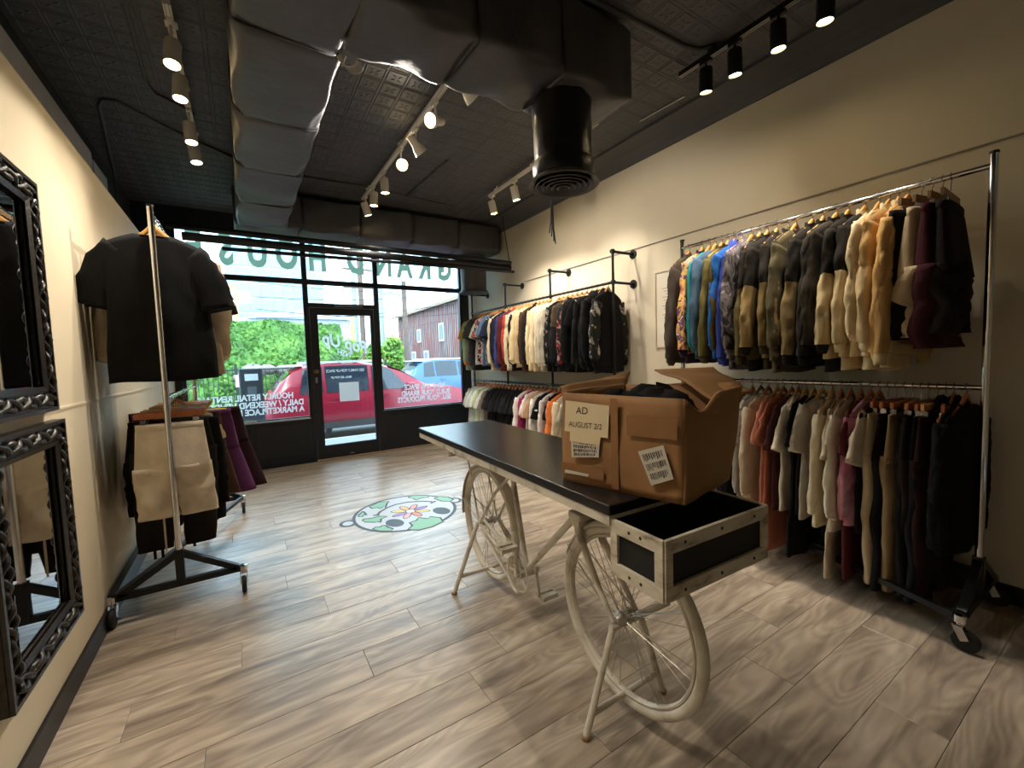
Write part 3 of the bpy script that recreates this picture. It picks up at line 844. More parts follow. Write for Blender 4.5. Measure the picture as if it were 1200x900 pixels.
# ---- rolling racks
def rolling_rack(label, x, y0, y1, ztop, zlow, side):
    """side: +1 base rail on the +x casters, -1 on the -x casters"""
    t = thing('rolling_rack', label, 'clothes rack', (x, y0, 0))
    L_ = y1-y0; hw = .315
    for yy in (0, L_):
        MB().tube([(0, yy, .16), (0, yy, ztop+.06)], .0165, 16).build('post', CHROME, t, True)
        MB().lathe([(.018, 0), (.018, .012), (.0, .014)], 16, (0, yy, ztop+.055)).build('post_cap', BLACK_METAL, t, True)
        f = MB().bar((-hw, yy, .155), (hw, yy, .155), .035, .035)
        f.bar((-hw+.03, yy, .165), (-.01, yy, .335), .035, .035).bar((hw-.03, yy, .165), (.01, yy, .335), .035, .035)
        f.box(-.022, .022, yy-.022, yy+.022, .15, .36)
        f.build('end_frame', BLACK_METAL, t)
        for sx in (-1, 1):
            cs = MB().lathe([(.012, .172), (.024, .168), (.024, .135), (.014, .13), (.014, .115)], 12, (sx*hw, yy, 0))
            cs.bar((sx*hw-.018, yy+.012, .125), (sx*hw-.018, yy-.02, .055), .004, .032).bar((sx*hw+.018, yy+.012, .125), (sx*hw+.018, yy-.02, .055), .004, .032)
            cs.box(sx*hw-.02, sx*hw+.02, yy-.012, yy+.022, .118, .124)
            c = cs.build('caster', CHROME, t, True)
            MB().lathe([(.03, -.013), (.047, -.013), (.052, -.007), (.052, .007), (.047, .013), (.03, .013)], 24, (sx*hw, yy-.02, .0525), (1, 0, 0)).build('wheel', RUBBER, c, True)
    MB().bar((side*hw, 0, .16), (side*hw, L_, .16), .035, .035).build('base_rail', BLACK_METAL, t)
    MB().bar((-hw*.97, .02, .152), (hw*.97, L_-.02, .152), .03, .03).build('diagonal_rail', BLACK_METAL, t)
    MB().tube([(0, -.0, ztop), (0, L_, ztop)], .0145, 14).build('hanging_rod', CHROME, t, True)
    MB().tube([(0, -.0, zlow), (0, L_, zlow)], .0135, 14).build('hanging_rod', CHROME, t, True)
    return t

BLK = (24, 24, 26); CHAR = (44, 43, 44); NAVY = (30, 34, 52)
# ------------------------------------------------ rack by the cream wall
RX, RY = -.39, 3.2
rolling_rack('chrome and black rolling rack of tees beside the cream wall', RX, RY, RY+1.74, 2.32, 1.27, -1)
g1 = 'tees on the rack by the cream wall'; h1 = 'hangers on the rack by the cream wall'
hl1 = 'pale wooden hanger holding tees on the rack by the cream wall'
tees = [('bigtee', BLK, 'big black tee in front on the rack by the cream wall'),
        ('bigtee', (28, 28, 31), 'plain black tee hanging directly behind the front one'),
        ('bigtee', (33, 31, 31), 'faded black tee third on the rack by the cream wall'),
        ('long', (206, 188, 158), 'beige long sleeved top peeping out behind the black tees'),
        ('tee', (30, 30, 34), 'black tee between beige and tan tops'),
        ('tee', (176, 132, 92), 'tan tee whose sleeve shows beside the window'),
        ('bigtee', (26, 27, 30), 'black tee with narrow sleeve past the tan one'),
        ('tee', (196, 186, 168), 'beige tee deep on the rack by the cream wall'),
        ('bigtee', (38, 38, 42), 'charcoal tee near the window end of the rack')]
for i, (k_, c_, lb) in enumerate(tees):
    yy = RY+.06+i*.075+(0.02 if i > 2 else 0)
    hang(k_, (RX+.005 if i else RX, yy, 2.32), R(random.uniform(-5, 5)) if i else R(2), c_, lb, g1, seed=0 if i < 2 else None, hl=hl1, hg=h1,
         sc=(1.0, 1, 1.07) if k_ == 'bigtee' else (1.14, 1, 1.15))
low = [('shorts', (222, 208, 186), 'cream shorts in front on the lower rod by the cream wall', (.86, 1, 1.16)),
       ('pants', (36, 33, 31), 'dark brown trousers behind the cream shorts', (1, 1, .80)),
       ('shorts', (28, 27, 28), 'black shorts behind the dark brown trousers', (1.15, 1, 1.1)),
       ('shorts', (120, 96, 70), 'tan shorts showing past the black shorts', (1, 1, 1.2)),
       ('tee', (226, 205, 160), 'pale yellow tee on the lower rod by the cream wall', (.85, 1, .9)),
       ('pants', (30, 28, 30), 'black trousers on the lower rod by the cream wall', (1.1, 1, .8)),
       ('skirt', (88, 62, 50), 'brown skirt beside the plum skirt', (1.1, 1, 1.15)),
       ('skirt', (104, 60, 104), 'plum purple skirt on the lower rod near the windows', (1.55, 1.2, 1.22)),
       ('skirt', (190, 178, 52), 'acid yellow skirt hem showing below the plum one', (1.3, 1, 1.34)),
       ('skirt', (52, 30, 40), 'dark maroon skirt at the window end of the lower rod', (1.8, 1.3, 1.15))]
for i, (k_, c_, lb, sc) in enumerate(low):
    yy = RY+.07+i*.10
    xo = {0: -.0, 1: -.05, 2: -.03, 7: .10, 8: .10, 9: .14}.get(i, .02)
    hang(k_, (RX, yy, 1.27), R(random.uniform(-4, 4)), c_, lb, 'clothes on the lower rod by the cream wall', wood=WOODR if i in (0, 1) else WOODH,
         hl='wooden hanger on the lower rod by the cream wall', hg='lower hangers by the cream wall', sc=sc)
# belts and tags trailing below the lower clothes
for i, (dx, dy, z0, z1, c_) in enumerate(((-.07, .02, .66, .33, (214, 200, 178)), (-.16, .24, .55, .22, BLK), (-.13, .3, .55, .20, BLK), (.06, .1, .56, .30, (70, 58, 48)), (.14, .14, .60, .34, (205, 190, 168)), (-.22, .34, .55, .25, BLK))):
    q = MB().box(-.008 if i not in (0, 4) else -.005, .008 if i not in (0, 4) else .005, -.0015, .0015, z1, z0)
    o = q.build('fabric_tie', fab(c_), None); o.location = (RX+dx, RY+.07+dy, 0)
    tag(o, ['cream drawstring hanging beside the chrome post', 'black strap trailing under the lower clothes', 'black strap trailing under the lower clothes', 'brown leather tie dangling from the lower clothes', 'thin beige cord dangling under the cream shorts', 'black strap trailing under the lower clothes'][i], 'strap',
        'straps trailing under the lower clothes' if c_ == BLK else None)
# white cord ring and plug by the window
o = MB().tube([(.16*math.cos(a), .16*math.sin(a), .012+.004*math.sin(3*a)) for a in [2*PI*i/40 for i in range(40)]], .012, 8, closed=True).tube([(.15*math.cos(a), .17*math.sin(a), .03+.004*math.sin(2*a)) for a in [2*PI*i/40 for i in range(40)]], .011, 8, closed=True).build('coiled_cord', M('white_cord', (225, 228, 230), .5), None, 'all')
o.location = (-.13, 6.25, 0); tag(o, 'white coiled cord lying on the floor by the windows', 'cord')
t = thing('plug_adapter', 'small white plug in the panel under the window', 'plug', (-.06, YF-.008, .20))
bevel(MB().box(-.05, .05, -.012, 0, -.06, .06).build('plate', M('white_plastic', (222, 224, 226), .4), t), .004)
bevel(MB().box(-.03, .05, -.06, -.012, -.045, .01).build('plug_body', M('white_plastic', (222, 224, 226), .4), t), .008)
o = MB().tube([(-.3, 6.79, .675), (-.1, 6.77, .69), (.12, 6.78, .676)], .012, 8).build('cable_cover', M('white_plastic', (222, 224, 226)), None, True)
tag(o, 'white cable lying on the sill below the rental lettering', 'cable')

# ------------------------------------------------ chrome rack by the greige wall
QX, QY = 3.1, .52
rolling_rack('tall chrome rolling rack of jackets before the greige wall', QX, QY, 2.23, 2.29, 1.22, 1)
CAMO = ramp_mat('orange_camouflage', [(92, 50, 74), (205, 120, 60), (225, 170, 150), (236, 190, 90), (120, 70, 110), (240, 226, 205)], 14, 3, dist=.6, constant=True)
TIED = ramp_mat('black_tie_dye', [(16, 15, 18), (30, 27, 32), (120, 110, 112), (40, 36, 42), (170, 160, 158)], 9, 5, dist=1.4)
PINKD = ramp_mat('pink_tie_dye', [(70, 52, 66), (190, 110, 140), (214, 160, 180), (225, 70, 100)], 5, 3, dist=1)
OLIVE = (96, 84, 54); OLIVED = (70, 62, 44); KHAKI = (150, 126, 84); CREAM = (214, 190, 146); TAN = (190, 150, 98); YOKE = (42, 38, 33)
up = [(2.17, 'bomber', (84, 76, 70), {}, 'dark taupe bomber jacket at the window end of the chrome rack'),
      (2.05, 'bomber', CAMO, {'trim': (58, 44, 62)}, 'orange and purple camouflage bomber jacket'),
      (1.99, 'long', (66, 160, 168), {}, 'teal shirt beside the camouflage bomber'),
      (1.94, 'long', (84, 110, 136), {}, 'steel blue shirt between teal shirt and olive bomber'),
      (1.89, 'bomber', (108, 100, 58), {'trim': (76, 70, 44)}, 'shiny olive green bomber jacket'),
      (1.84, 'bomber', (84, 72, 40), {'trim': (40, 36, 30)}, 'dark olive bomber jacket behind the shiny one'),
      (1.79, 'long', (44, 100, 172), {}, 'bright blue shirt beside the royal blue hoodie'),
      (1.74, 'hoodie', (58, 72, 152), {}, 'royal blue hoodie on the chrome rack'),
      (1.665, 'hoodie', TIED, {}, 'black and white tie dye hoodie with wide sleeves'),
      (1.61, 'twotone', OLIVE, {'yoke': YOKE, 'sleeve': OLIVE, 'trim': OLIVED}, 'olive jacket with black yoke next to the tie dye hoodie'),
      (1.56, 'twotone', (84, 76, 50), {'yoke': YOKE, 'sleeve': KHAKI, 'trim': YOKE}, 'dark olive jacket with khaki sleeves and black yoke'),
      (1.50, 'twotone', KHAKI, {'yoke': YOKE, 'sleeve': (128, 108, 70), 'trim': OLIVED}, 'khaki jacket with black yoke and olive cuffs'),
      (1.43, 'twotone', (142, 120, 82), {'yoke': (52, 46, 38), 'sleeve': KHAKI, 'trim': YOKE}, 'sandy khaki jacket with charcoal yoke'),
      (1.385, 'hoodie', (88, 80, 58), {}, 'plain olive hoodie in the middle of the chrome rack'),
      (1.29, 'twotone', (48, 44, 38), {'yoke': YOKE, 'sleeve': (134, 114, 78), 'trim': YOKE}, 'black jacket with khaki sleeves'),
      (1.23, 'bomber', (50, 46, 40), {'trim': (30, 28, 26)}, 'charcoal black bomber jacket beside the khaki sleeved one'),
      (1.16, 'bomber', (62, 56, 47), {'trim': (32, 30, 28)}, 'washed charcoal bomber jacket next to the cream ones'),
      (1.10, 'twotone', CREAM, {'yoke': (44, 40, 35), 'sleeve': CREAM, 'trim': YOKE}, 'cream jacket with black yoke and black hem'),
      (1.02, 'twotone', (222, 200, 158), {'yoke': (44, 41, 37), 'sleeve': (222, 200, 158), 'trim': (222, 200, 158)}, 'pale cream jacket with black yoke and cream cuffs'),
      (.955, 'long', (226, 204, 164), {}, 'plain pale cream shirt jacket on the chrome rack'),
      (.91, 'twotone', (228, 208, 170), {'yoke': (196, 160, 108), 'sleeve': (216, 190, 146)}, 'cream jacket with tan yoke'),
      (.87, 'twotone', CREAM, {'yoke': TAN, 'sleeve': TAN}, 'cream jacket with tan yoke and tan sleeves'),
      (.83, 'bomber', (204, 162, 104), {'trim': (200, 170, 120)}, 'tan jacket nearest to the clipped shorts')]
g2 = 'jackets on the chrome rack'; h2 = 'upper hangers on the chrome rack'
for yy, k_, c_, kw, lb in up:
    hang(k_, (QX, yy, 2.29), R(random.uniform(-9, 9)), c_, lb, g2, hl='pale wooden hanger on the upper rod of the chrome rack', hg=h2, sc=(1, .85, 1.24 if k_ in ('twotone', 'bomber', 'hoodie') else 1.12), **kw)
for i, (yy, k_, c_, kw, lb) in enumerate(((.775, 'shorts', (26, 22, 24), {}, 'black shorts clipped beside the tan jacket'),
                           (.735, 'shorts', (206, 184, 150), {'trim': (200, 180, 150)}, 'cream shorts between black and maroon shorts'),
                           (.695, 'shorts', (58, 24, 30), {}, 'dark maroon shorts clipped on the chrome rack'),
                           (.665, 'shorts', (34, 28, 28), {}, 'brown black shorts at the post end of the upper rod'))):
    hang(k_, (QX, yy, 2.29), R(-16+6*i), c_, lb, 'shorts on the upper rod of the chrome rack', wood=M('hanger_walnut', (120, 84, 50), .45, var=.2), hl='walnut trouser hanger on the upper rod of the chrome rack', hg='trouser hangers on the chrome rack', sc=(1.1, 1.3, 1.35), **kw)
lowr = [(2.10, 'pants', (22, 21, 24), {}, 'black trousers at the window end of the lower chrome rod'),
        (2.02, 'pants', (30, 28, 32), {'trim': (215, 205, 195)}, 'black trousers with pale hems'),
        (1.94, 'shorts', (24, 22, 25), {'trim': (225, 216, 205)}, 'black shorts with white hem bands'),
        (1.87, 'pants', (26, 25, 30), {}, 'near black trousers beside the white hemmed shorts'),
        (1.80, 'pants', (44, 34, 50), {'trim': (190, 180, 172)}, 'dark plum trousers with pale hems'),
        (1.73, 'pants', (22, 22, 24), {}, 'plain black trousers beside the plum ones'),
        (1.66, 'long', (150, 140, 130), {}, 'grey beige knit top on the lower chrome rod'),
        (1.60, 'tee', (206, 200, 196), {}, 'pale lilac white tee on the lower chrome rod'),
        (1.55, 'long', (206, 186, 160), {}, 'light beige sweatshirt behind the pink tee'),
        (1.49, 'tee', (206, 138, 120), {}, 'salmon pink tee on the lower chrome rod'),
        (1.45, 'dress', (190, 116, 92), {}, 'terracotta tee dress below the pink tee'),
        (1.40, 'tee', (70, 40, 42), {}, 'dark maroon tee beside the salmon one'),
        (1.36, 'tee', (224, 212, 190), {}, 'cream tee between maroon tee and black dress'),
        (1.315, 'dress', (22, 21, 22), {}, 'long black tee dress'),
        (1.27, 'tee', (34, 30, 30), {'sleeve': (226, 216, 196)}, 'black tee with cream sleeves'),
        (1.22, 'tee', (176, 168, 156), {}, 'grey tee beside the long beige shirt'),
        (1.17, 'long', (216, 200, 170), {}, 'beige long sleeved shirt'),
        (1.12, 'dress', (210, 194, 166), {}, 'pale beige tee dress'),
        (1.07, 'long', (222, 210, 188), {'trim': (226, 214, 192)}, 'off white long sleeved shirt'),
        (1.02, 'dress', (90, 40, 44), {}, 'dark red tee dress'),
        (.975, 'long', PINKD, {}, 'pink and purple tie dye shirt'),
        (.935, 'tee', (26, 24, 25), {'sleeve': (214, 200, 178)}, 'black tee with white sleeves beside the tie dye shirt'),
        (.895, 'pants', (196, 178, 146), {}, 'slim cream trousers beside the white sleeved tee'),
        (.86, 'pants', (28, 26, 27), {}, 'black trousers beside the slim cream ones'),
        (.825, 'pants', (150, 128, 96), {}, 'khaki brown trousers on the lower chrome rod'),
        (.79, 'pants', (46, 36, 32), {}, 'chocolate brown trousers beside the khaki ones'),
        (.755, 'pants', (26, 26, 29), {}, 'black trousers past the chocolate ones'),
        (.725, 'pants', (30, 32, 38), {}, 'dark slate trousers past the black pair'),
        (.69, 'pants', (52, 34, 34), {}, 'dark rust trousers beside the burgundy shorts'),
        (.66, 'shorts', (70, 30, 34), {}, 'burgundy shorts near the chrome post'),
        (.63, 'hoodie', (24, 24, 27), {}, 'black hoodie beside the chrome post'),
        (.585, 'hoodie', (20, 20, 22), {}, 'last black hoodie hanging against the chrome post')]
for yy, k_, c_, kw, lb in lowr:
    sc = (1, .7, 1.0) if k_ == 'pants' else (1, .8, 1.06)
    hang(k_, (QX, yy, 1.22), R(random.uniform(-9, 9)), c_, lb, 'clothes on the lower rod of the chrome rack', wood=WOODR if random.random() < .5 else WOODH,
         hl='wooden hanger on the lower rod of the chrome rack', hg='lower hangers on the chrome rack', sc=sc, **kw)
# pale storage box and blue bag on the floor behind the crate
o = bevel(MB().box(-.16, .16, -.12, .12, 0, .2).build('storage_bin', M('blue_plastic', (60, 140, 190), .4), None), .02)
o.location = (3.22, 2.45, 0.001); tag(o, 'small blue plastic bin on the floor behind the chrome rack', 'bin')
MB().box(-.17, .17, -.13, .13, .2, .225).build('lid', M('blue_lid', (70, 150, 200), .4), o)

# wall conduit and framed sheet behind the rack
o = MB().tube([(XR-.007, 5.1, 2.52), (XR-.007, -1.2, 2.52)], .006, 8).build('wall_cable', M('cable_grey', (150, 143, 133), .5), None, True)
tag(o, 'thin grey cable running level along the greige wall', 'cable')
t = thing('framed_notice', 'thin framed white notice on the greige wall behind the jackets', 'picture', (XR-.006, 2.52, 1.86))
mb = MB()
for a, b, c_, d_ in ((-.30, .30, -.37, -.36), (-.30, .30, .36, .37), (-.30, -.29, -.36, .36), (.29, .30, -.36, .36)): mb.box(-.008, .006, a, b, c_, d_)
mb.build('frame', M('notice_frame', (190, 176, 150), .5), t)
MB().box(0, .004, -.29, .29, -.36, .36).build('sheet', M('notice_sheet', (224, 216, 200), .7), t)
mb = MB()
for i in range(12):
    mb.box(-.0015, .0005, .10, .22-.02*(i % 3), .2-i*.028, .206-i*.028)
mb.build('print', M('notice_print', (160, 152, 140), .7), t)

# ------------------------------------------------ wall mounted pipe rails
PX_ = 3.2
PIPEB = M('black_iron_pipe', (38, 37, 38), .5, .6, var=.15, bump=.05)
pr = thing('pipe_clothes_rail', 'black iron pipe clothes rail fixed to the greige wall', 'clothes rail', (XR, 3.1, 0))
def loc(x, y, z): return (x-XR, y-3.1, z)
ZU, ZL = 2.165, 1.09
for i, yv in enumerate((3.10, 4.13, 5.17, 6.2)):
    MB().tube([loc(PX_, yv, .0 if i in (0, 3) else ZL-.02), loc(PX_, yv, 2.47)], .0135, 12).build('upright', PIPEB, pr, True)
    for z in ((2.47, ZU) if i == 0 else (2.47,)):
        MB().tube([loc(PX_, yv, z), loc(XR-.002, yv, z)], .0135, 12).build('wall_arm', PIPEB, pr, True)
        MB().lathe([(.018, .03), (.02, .012), (.045, .01), (.045, 0)], 20, loc(XR-.001, yv, z), (-1, 0, 0)).build('flange', PIPEB, pr, True)
    for z in (2.47, ZU, ZL):
        MB().lathe([(.019, -.022), (.019, .022)], 14, loc(PX_, yv, z)).lathe([(.019, -.022), (.019, .022)], 14, loc(PX_, yv, z), (0, 1, 0) if z < 2.4 else (1, 0, 0)).build('pipe_fitting', PIPEB, pr, True)
for z in (ZU, ZL):
    MB().tube([loc(PX_, 3.1, z), loc(PX_, 6.22, z)], .0135, 12).build('hanging_rail', PIPEB, pr, True)
STRIPE = ramp_mat('grey_purple_stripe', [(96, 88, 116), (60, 58, 70), (150, 140, 160)], 8, 1, stretch=(.4, .4, 9))
GRAPH = ramp_mat('bold_graphic', [(20, 20, 22), (210, 208, 204), (30, 30, 34), (190, 90, 70)], 9, 1, dist=.8, constant=True)
GRAPH2 = ramp_mat('blue_pink_graphic', [(120, 150, 190), (210, 140, 140), (225, 225, 230), (70, 90, 130)], 8, 2, dist=.6, constant=True)
SKYTD = ramp_mat('sky_tie_dye', [(40, 52, 70), (120, 150, 178), (90, 60, 54), (200, 206, 210)], 6, 3, dist=1.2)
PRINTS = ramp_mat('white_sleeve_print', [(22, 22, 24), (22, 22, 24), (24, 24, 26), (24, 24, 26), (150, 146, 142), (206, 202, 196)], 13, 3, dist=.5, constant=True)
REDP = ramp_mat('red_grey_sleeve_print', [(140, 50, 46), (26, 25, 27), (24, 24, 25), (24, 24, 25), (150, 60, 56), (150, 150, 150)], 12, 1, dist=.9, constant=True)
pu = [('tee', (206, 168, 66), {}, 'mustard yellow tee at the window end of the pipe rail'), ('long', (160, 178, 150), {'trim': (210, 110, 70)}, 'sage green top with orange cuffs'),
      ('tee', STRIPE, {}, 'grey purple striped tee'), ('tee', (70, 74, 60), {}, 'dark olive tee beside the striped one'), ('long', (46, 46, 52), {}, 'dark slate top on the upper pipe rail'),
      ('tee', (206, 200, 194), {}, 'off white tee next to the bold graphic one'), ('tee', GRAPH, {}, 'tee with bold black and white graphic'), ('tee', GRAPH2, {}, 'light blue and pink graphic tee'),
      ('tee', (104, 128, 160), {}, 'washed denim blue tee'), ('tee', SKYTD, {'sleeve': (40, 50, 70)}, 'tie dye tee with navy sleeves'), ('tee', (34, 42, 56), {}, 'dark navy tee past the tie dye'),
      ('long', (214, 198, 166), {}, 'cream long sleeved top beside the navy jackets'), ('bomber', (32, 36, 50), {}, 'navy bomber jacket on the pipe rail'), ('long', (40, 40, 60), {}, 'dark indigo top on the pipe rail'),
      ('bomber', (58, 66, 116), {}, 'blue violet jacket on the pipe rail'), ('long', (92, 40, 42), {}, 'maroon sweatshirt beside the red one'), ('hoodie', (176, 66, 58), {}, 'red hoodie on the pipe rail'),
      ('long', (226, 212, 180), {}, 'cream crewneck next to the red hoodie'), ('long', (34, 36, 46), {}, 'navy black sweatshirt between cream tops'), ('bomber', (222, 200, 156), {}, 'cream jacket with bloused hem on the pipe rail'),
      ('long', (208, 184, 146), {}, 'light tan sweatshirt past the cream jacket'), ('long', (74, 56, 46), {}, 'brown sweatshirt on the pipe rail'), ('hoodie', (26, 27, 32), {}, 'long black hoodie amid the cream tops'),
      ('long', (232, 214, 172), {}, 'warm cream sweatshirt after the long black hoodie'), ('long', (228, 212, 180), {}, 'second warm cream sweatshirt in the pale run'), ('long', (224, 214, 192), {}, 'ivory sweatshirt in the pale run'),
      ('long', (206, 198, 182), {}, 'stone grey sweatshirt in the pale run'), ('hoodie', (198, 188, 170), {}, 'putty hoodie ending the pale run'),
      ('long', BLK, {'sleeve': PRINTS}, 'black top with white printed sleeves'), ('long', (24, 24, 27), {}, 'plain black sweatshirt after the printed sleeves'), ('twotone', (40, 40, 44), {'yoke': (84, 70, 56), 'sleeve': (38, 38, 42)}, 'charcoal jacket with brown yoke'),
      ('long', (26, 26, 28), {'sleeve': REDP, 'trim': (150, 50, 46)}, 'black top with red neck and ring printed sleeves'), ('long', (28, 28, 30), {}, 'black sweatshirt beside the ring printed one'), ('tee', ramp_mat('arc_print', [(22, 22, 24), (22, 22, 24), (22, 22, 24), (190, 188, 184)], 11, 1, dist=.4, constant=True), {'sleeve': BLK}, 'black tee with pale arc print'),
      ('long', (30, 29, 30), {}, 'soft black sweatshirt past the arc print tee'), ('hoodie', (34, 33, 34), {}, 'washed black hoodie third from the rail end'), ('hoodie', (27, 26, 28), {}, 'black hoodie second from the rail end'),
      ('hoodie', (28, 27, 29), {'sleeve': PRINTS}, 'black hoodie with white print at the crate end of the rail')]
n = len(pu)
for i, (k_, c_, kw, lb) in enumerate(pu):
    yy = 6.10-(6.10-3.17)*i/(n-1)
    hang(k_, (PX_, yy, ZU), R(random.uniform(-8, 8)), c_, lb, 'clothes on the upper pipe rail', wood=WOODR if (i % 5) < 2 and i < 14 else WOODH,
         hl='wooden hanger on the upper pipe rail', hg='hangers on the upper pipe rail', sc=(1, .8, 1.12 if k_ != 'tee' else 1.05), **kw)
plw = [('tee', (206, 206, 200), {}, 'pale grey tee at the window end of the lower pipe rail'), ('tee', (214, 220, 216), {}, 'icy white tee second on the lower pipe rail'), ('tee', (190, 208, 204), {}, 'mint grey tee on the lower pipe rail'),
       ('tee', (222, 226, 224), {}, 'white tee beside the mint grey one'), ('tee', (186, 190, 150), {}, 'pale green tee on the lower pipe rail'), ('tee', (196, 206, 204), {}, 'light aqua tee on the lower pipe rail'), ('tee', (120, 110, 102), {}, 'taupe tee before the dark run'),
       ('tee', (40, 40, 44), {}, 'charcoal tee starting the dark run'), ('tee', (28, 28, 31), {}, None), ('tee', (32, 32, 35), {}, None), ('tee', (27, 28, 31), {}, None), ('tee', (30, 30, 33), {}, None), ('tee', (27, 27, 29), {}, None), ('tee', (33, 33, 36), {}, None), ('tee', (28, 28, 30), {}, None), ('tee', (29, 29, 31), {}, None),
       ('long', (224, 218, 212), {}, 'white long sleeved top after the dark run'), ('long', (150, 44, 96), {}, 'magenta top on the lower pipe rail'), ('tee', (226, 220, 212), {}, 'white tee beside the magenta top'), ('tee', (196, 160, 132), {}, 'tan tee between white ones'),
       ('long', (226, 220, 210), {}, 'white long sleeved top past the tan tee'), ('tee', (26, 26, 28), {}, 'black tee with small white print'), ('long', (220, 208, 206), {}, 'blush white sweatshirt on the lower pipe rail'), ('tee', (24, 24, 26), {}, 'black tee before the orange top'),
       ('long', (226, 130, 76), {}, 'orange long sleeved top'), ('long', (222, 208, 180), {}, 'cream top beside the orange one'), ('tee', (190, 180, 160), {}, 'stone tee after the cream top'), ('long', (92, 82, 74), {}, 'mushroom brown top on the lower pipe rail'),
       ('tee', (34, 32, 34), {}, 'black tee beside the slate top'), ('long', (96, 98, 104), {}, 'slate grey top on the lower pipe rail'), ('long', (30, 30, 34), {}, 'black top behind the cardboard box'), ('long', (44, 42, 44), {}, 'charcoal top behind the cardboard box')]
n = len(plw)
for i, (k_, c_, kw, lb) in enumerate(plw):
    yy = 6.08-(6.08-3.25)*i/(n-1)
    o = hang(k_, (PX_, yy, ZL), R(random.uniform(-8, 8)), c_, lb or 'plain black tee in the dark run of the lower pipe rail', 'clothes on the lower pipe rail' if lb else 'black tees in the dark run', wood=WOODR,
         hl='cedar wooden hanger on the lower pipe rail', hg='hangers on the lower pipe rail', sc=(1, .85, 1), **kw)
    if lb and 'small white print' in lb:
        p = MB().box(-.26, -.24, -.05, .0, -.30, -.285).build('print', WHITEL, o)

# ================================================================== BICYCLE TABLE
BIKEW = ramp_mat('worn_white_paint', [(150, 140, 124), (206, 198, 182), (222, 215, 200), (224, 217, 203)], 9, 6, rough=.5)
CRATEW = ramp_mat('distressed_white_wood', [(110, 98, 80), (196, 186, 166), (216, 207, 188), (214, 205, 186)], 10, 6, rough=.6, stretch=(1, 1, 3))
TOPB = M('black_stained_top', (32, 30, 30), .27, var=.25, scale=6, bump=.06, bscale=40)
CHALK = M('chalkboard_black', (20, 20, 21), .7)
SPOKE = M('spoke_steel', (190, 184, 172), .35, .6)
bt = thing('bicycle_table', 'white bicycle made into a display table with long black top', 'display table', (1.22, 1.15, 0), R(-2.3))
bevel(MB().box(-.28, .27, -.225, 1.675, .945, .98).build('tabletop', TOPB, bt), .004)
tr = MB().box(-.275, -.262, -.22, 1.67, .913, .945).box(.252, .265, -.22, 1.67, .913, .945).box(-.262, .252, -.22, -.207, .913, .945).box(-.262, .252, 1.657, 1.67, .913, .945)
tr.box(-.262, .252, .2, .23, .92, .944).box(-.262, .252, .84, .88, .92, .944).box(-.262, .252, 1.5, 1.54, .92, .944)
tr.build('top_trim', BIKEW, bt)
# wheels
ZA = .41
def ringtube(r, rad, n=56, m=10, fl=1.0):
    return MB().tube([(0, r*math.cos(2*PI*i/n), r*math.sin(2*PI*i/n)) for i in range(n)], rad, m, closed=True)
spoke_me = MB().tube([(.022, 0, 0), (.002, .008, .318)], .0016, 5).mesh('spoke')
spoke_me2 = MB().tube([(-.022, 0, 0), (-.002, .008, .318)], .0016, 5).mesh('spoke')
def wheel(y, z, steer=0.0):
    w = bpy.data.objects.new('wheel', None); C.objects.link(w); w.parent = bt; w.location = (0, y, z); w.rotation_euler = (0, 0, steer)
    ringtube(.338, .021).build('tyre', BIKEW, w, 'all')
    MB().lathe([(.318, -.012), (.31, -.014), (.306, -.008), (.306, .008), (.31, .014), (.318, .012)], 56, (0, 0, 0), (1, 0, 0), cap=False).build('rim', BIKEW, w, True)
    MB().lathe([(.012, -.05), (.028, -.026), (.028, -.02), (.014, -.016), (.014, .016), (.028, .02), (.028, .026), (.012, .05)], 16, (0, 0, 0), (1, 0, 0)).build('hub', SPOKE, w, True)
    for i in range(32):
        o = link('spoke', spoke_me if i % 2 else spoke_me2, SPOKE, w)
        o.rotation_euler = (2*PI*i/32+(.12 if i % 4 < 2 else -.12), 0, 0)
    return w
wheel(0, ZA, R(3)); wheel(1.185, ZA)
# frame
HT0, HT1 = (0, .215, .70), (0, .245, .905)
fr = MB().tube([(0, .745, .275), (0, .255, .765)], .017, 14)
fr.tube([HT0, HT1], .02, 14)
fr.tube([(0, .735, .27), (0, .87, .80), (0, .895, .925)], .0155, 14)
for s in (-1, 1):
    fr.tube([(s*.03, .75, .275), (s*.055, .95, .33), (s*.065, 1.185, ZA)], .010, 10)
    fr.tube([(s*.018, .865, .775), (s*.055, .98, .66), (s*.066, 1.185, ZA)], .009, 10)
fr.tube([(-.036, .74, .27), (.036, .74, .27)], .024, 16)
fr.tube([(0, .62, .40), (.0, .70, .50), (0, .80, .56)], .010, 10) if False else None
fr.build('frame', BIKEW, bt, True)
fk = MB()
for s in (-1, 1):
    fk.tube([(s*.045, .235, .735), (s*.05, .215, .69), (s*.058, .15, .60), (s*.062, .075, .50), (s*.064, 0, ZA)], [.019, .017, .015, .012, .009], 12)
fk.box(-.062, .062, .20, .255, .715, .745)
fk.build('fork', BIKEW, bt, True)
bevel(MB().box(-.07, .07, .185, .265, .742, .775).build('fork_crown', BIKEW, bt), .008)
def fender(y, z, a0, a1):
    rows = []
    n = 26
    for i in range(n+1):
        a = a0+(a1-a0)*i/n
        rows.append([(x, y+(.372-d)*math.cos(a), z+(.372-d)*math.sin(a)) for x, d in ((-.034, .018), (-.028, .006), (-.012, 0), (.012, 0), (.028, .006), (.034, .018))])
    ob = MB().grid(rows).build('fender', BIKEW, bt, 'all')
    sm = ob.modifiers.new('solid', 'SOLIDIFY'); sm.thickness = .003
    return ob
fender(0, ZA, R(22), R(112)); fender(1.185, ZA, R(-8), R(170))
mb = MB()
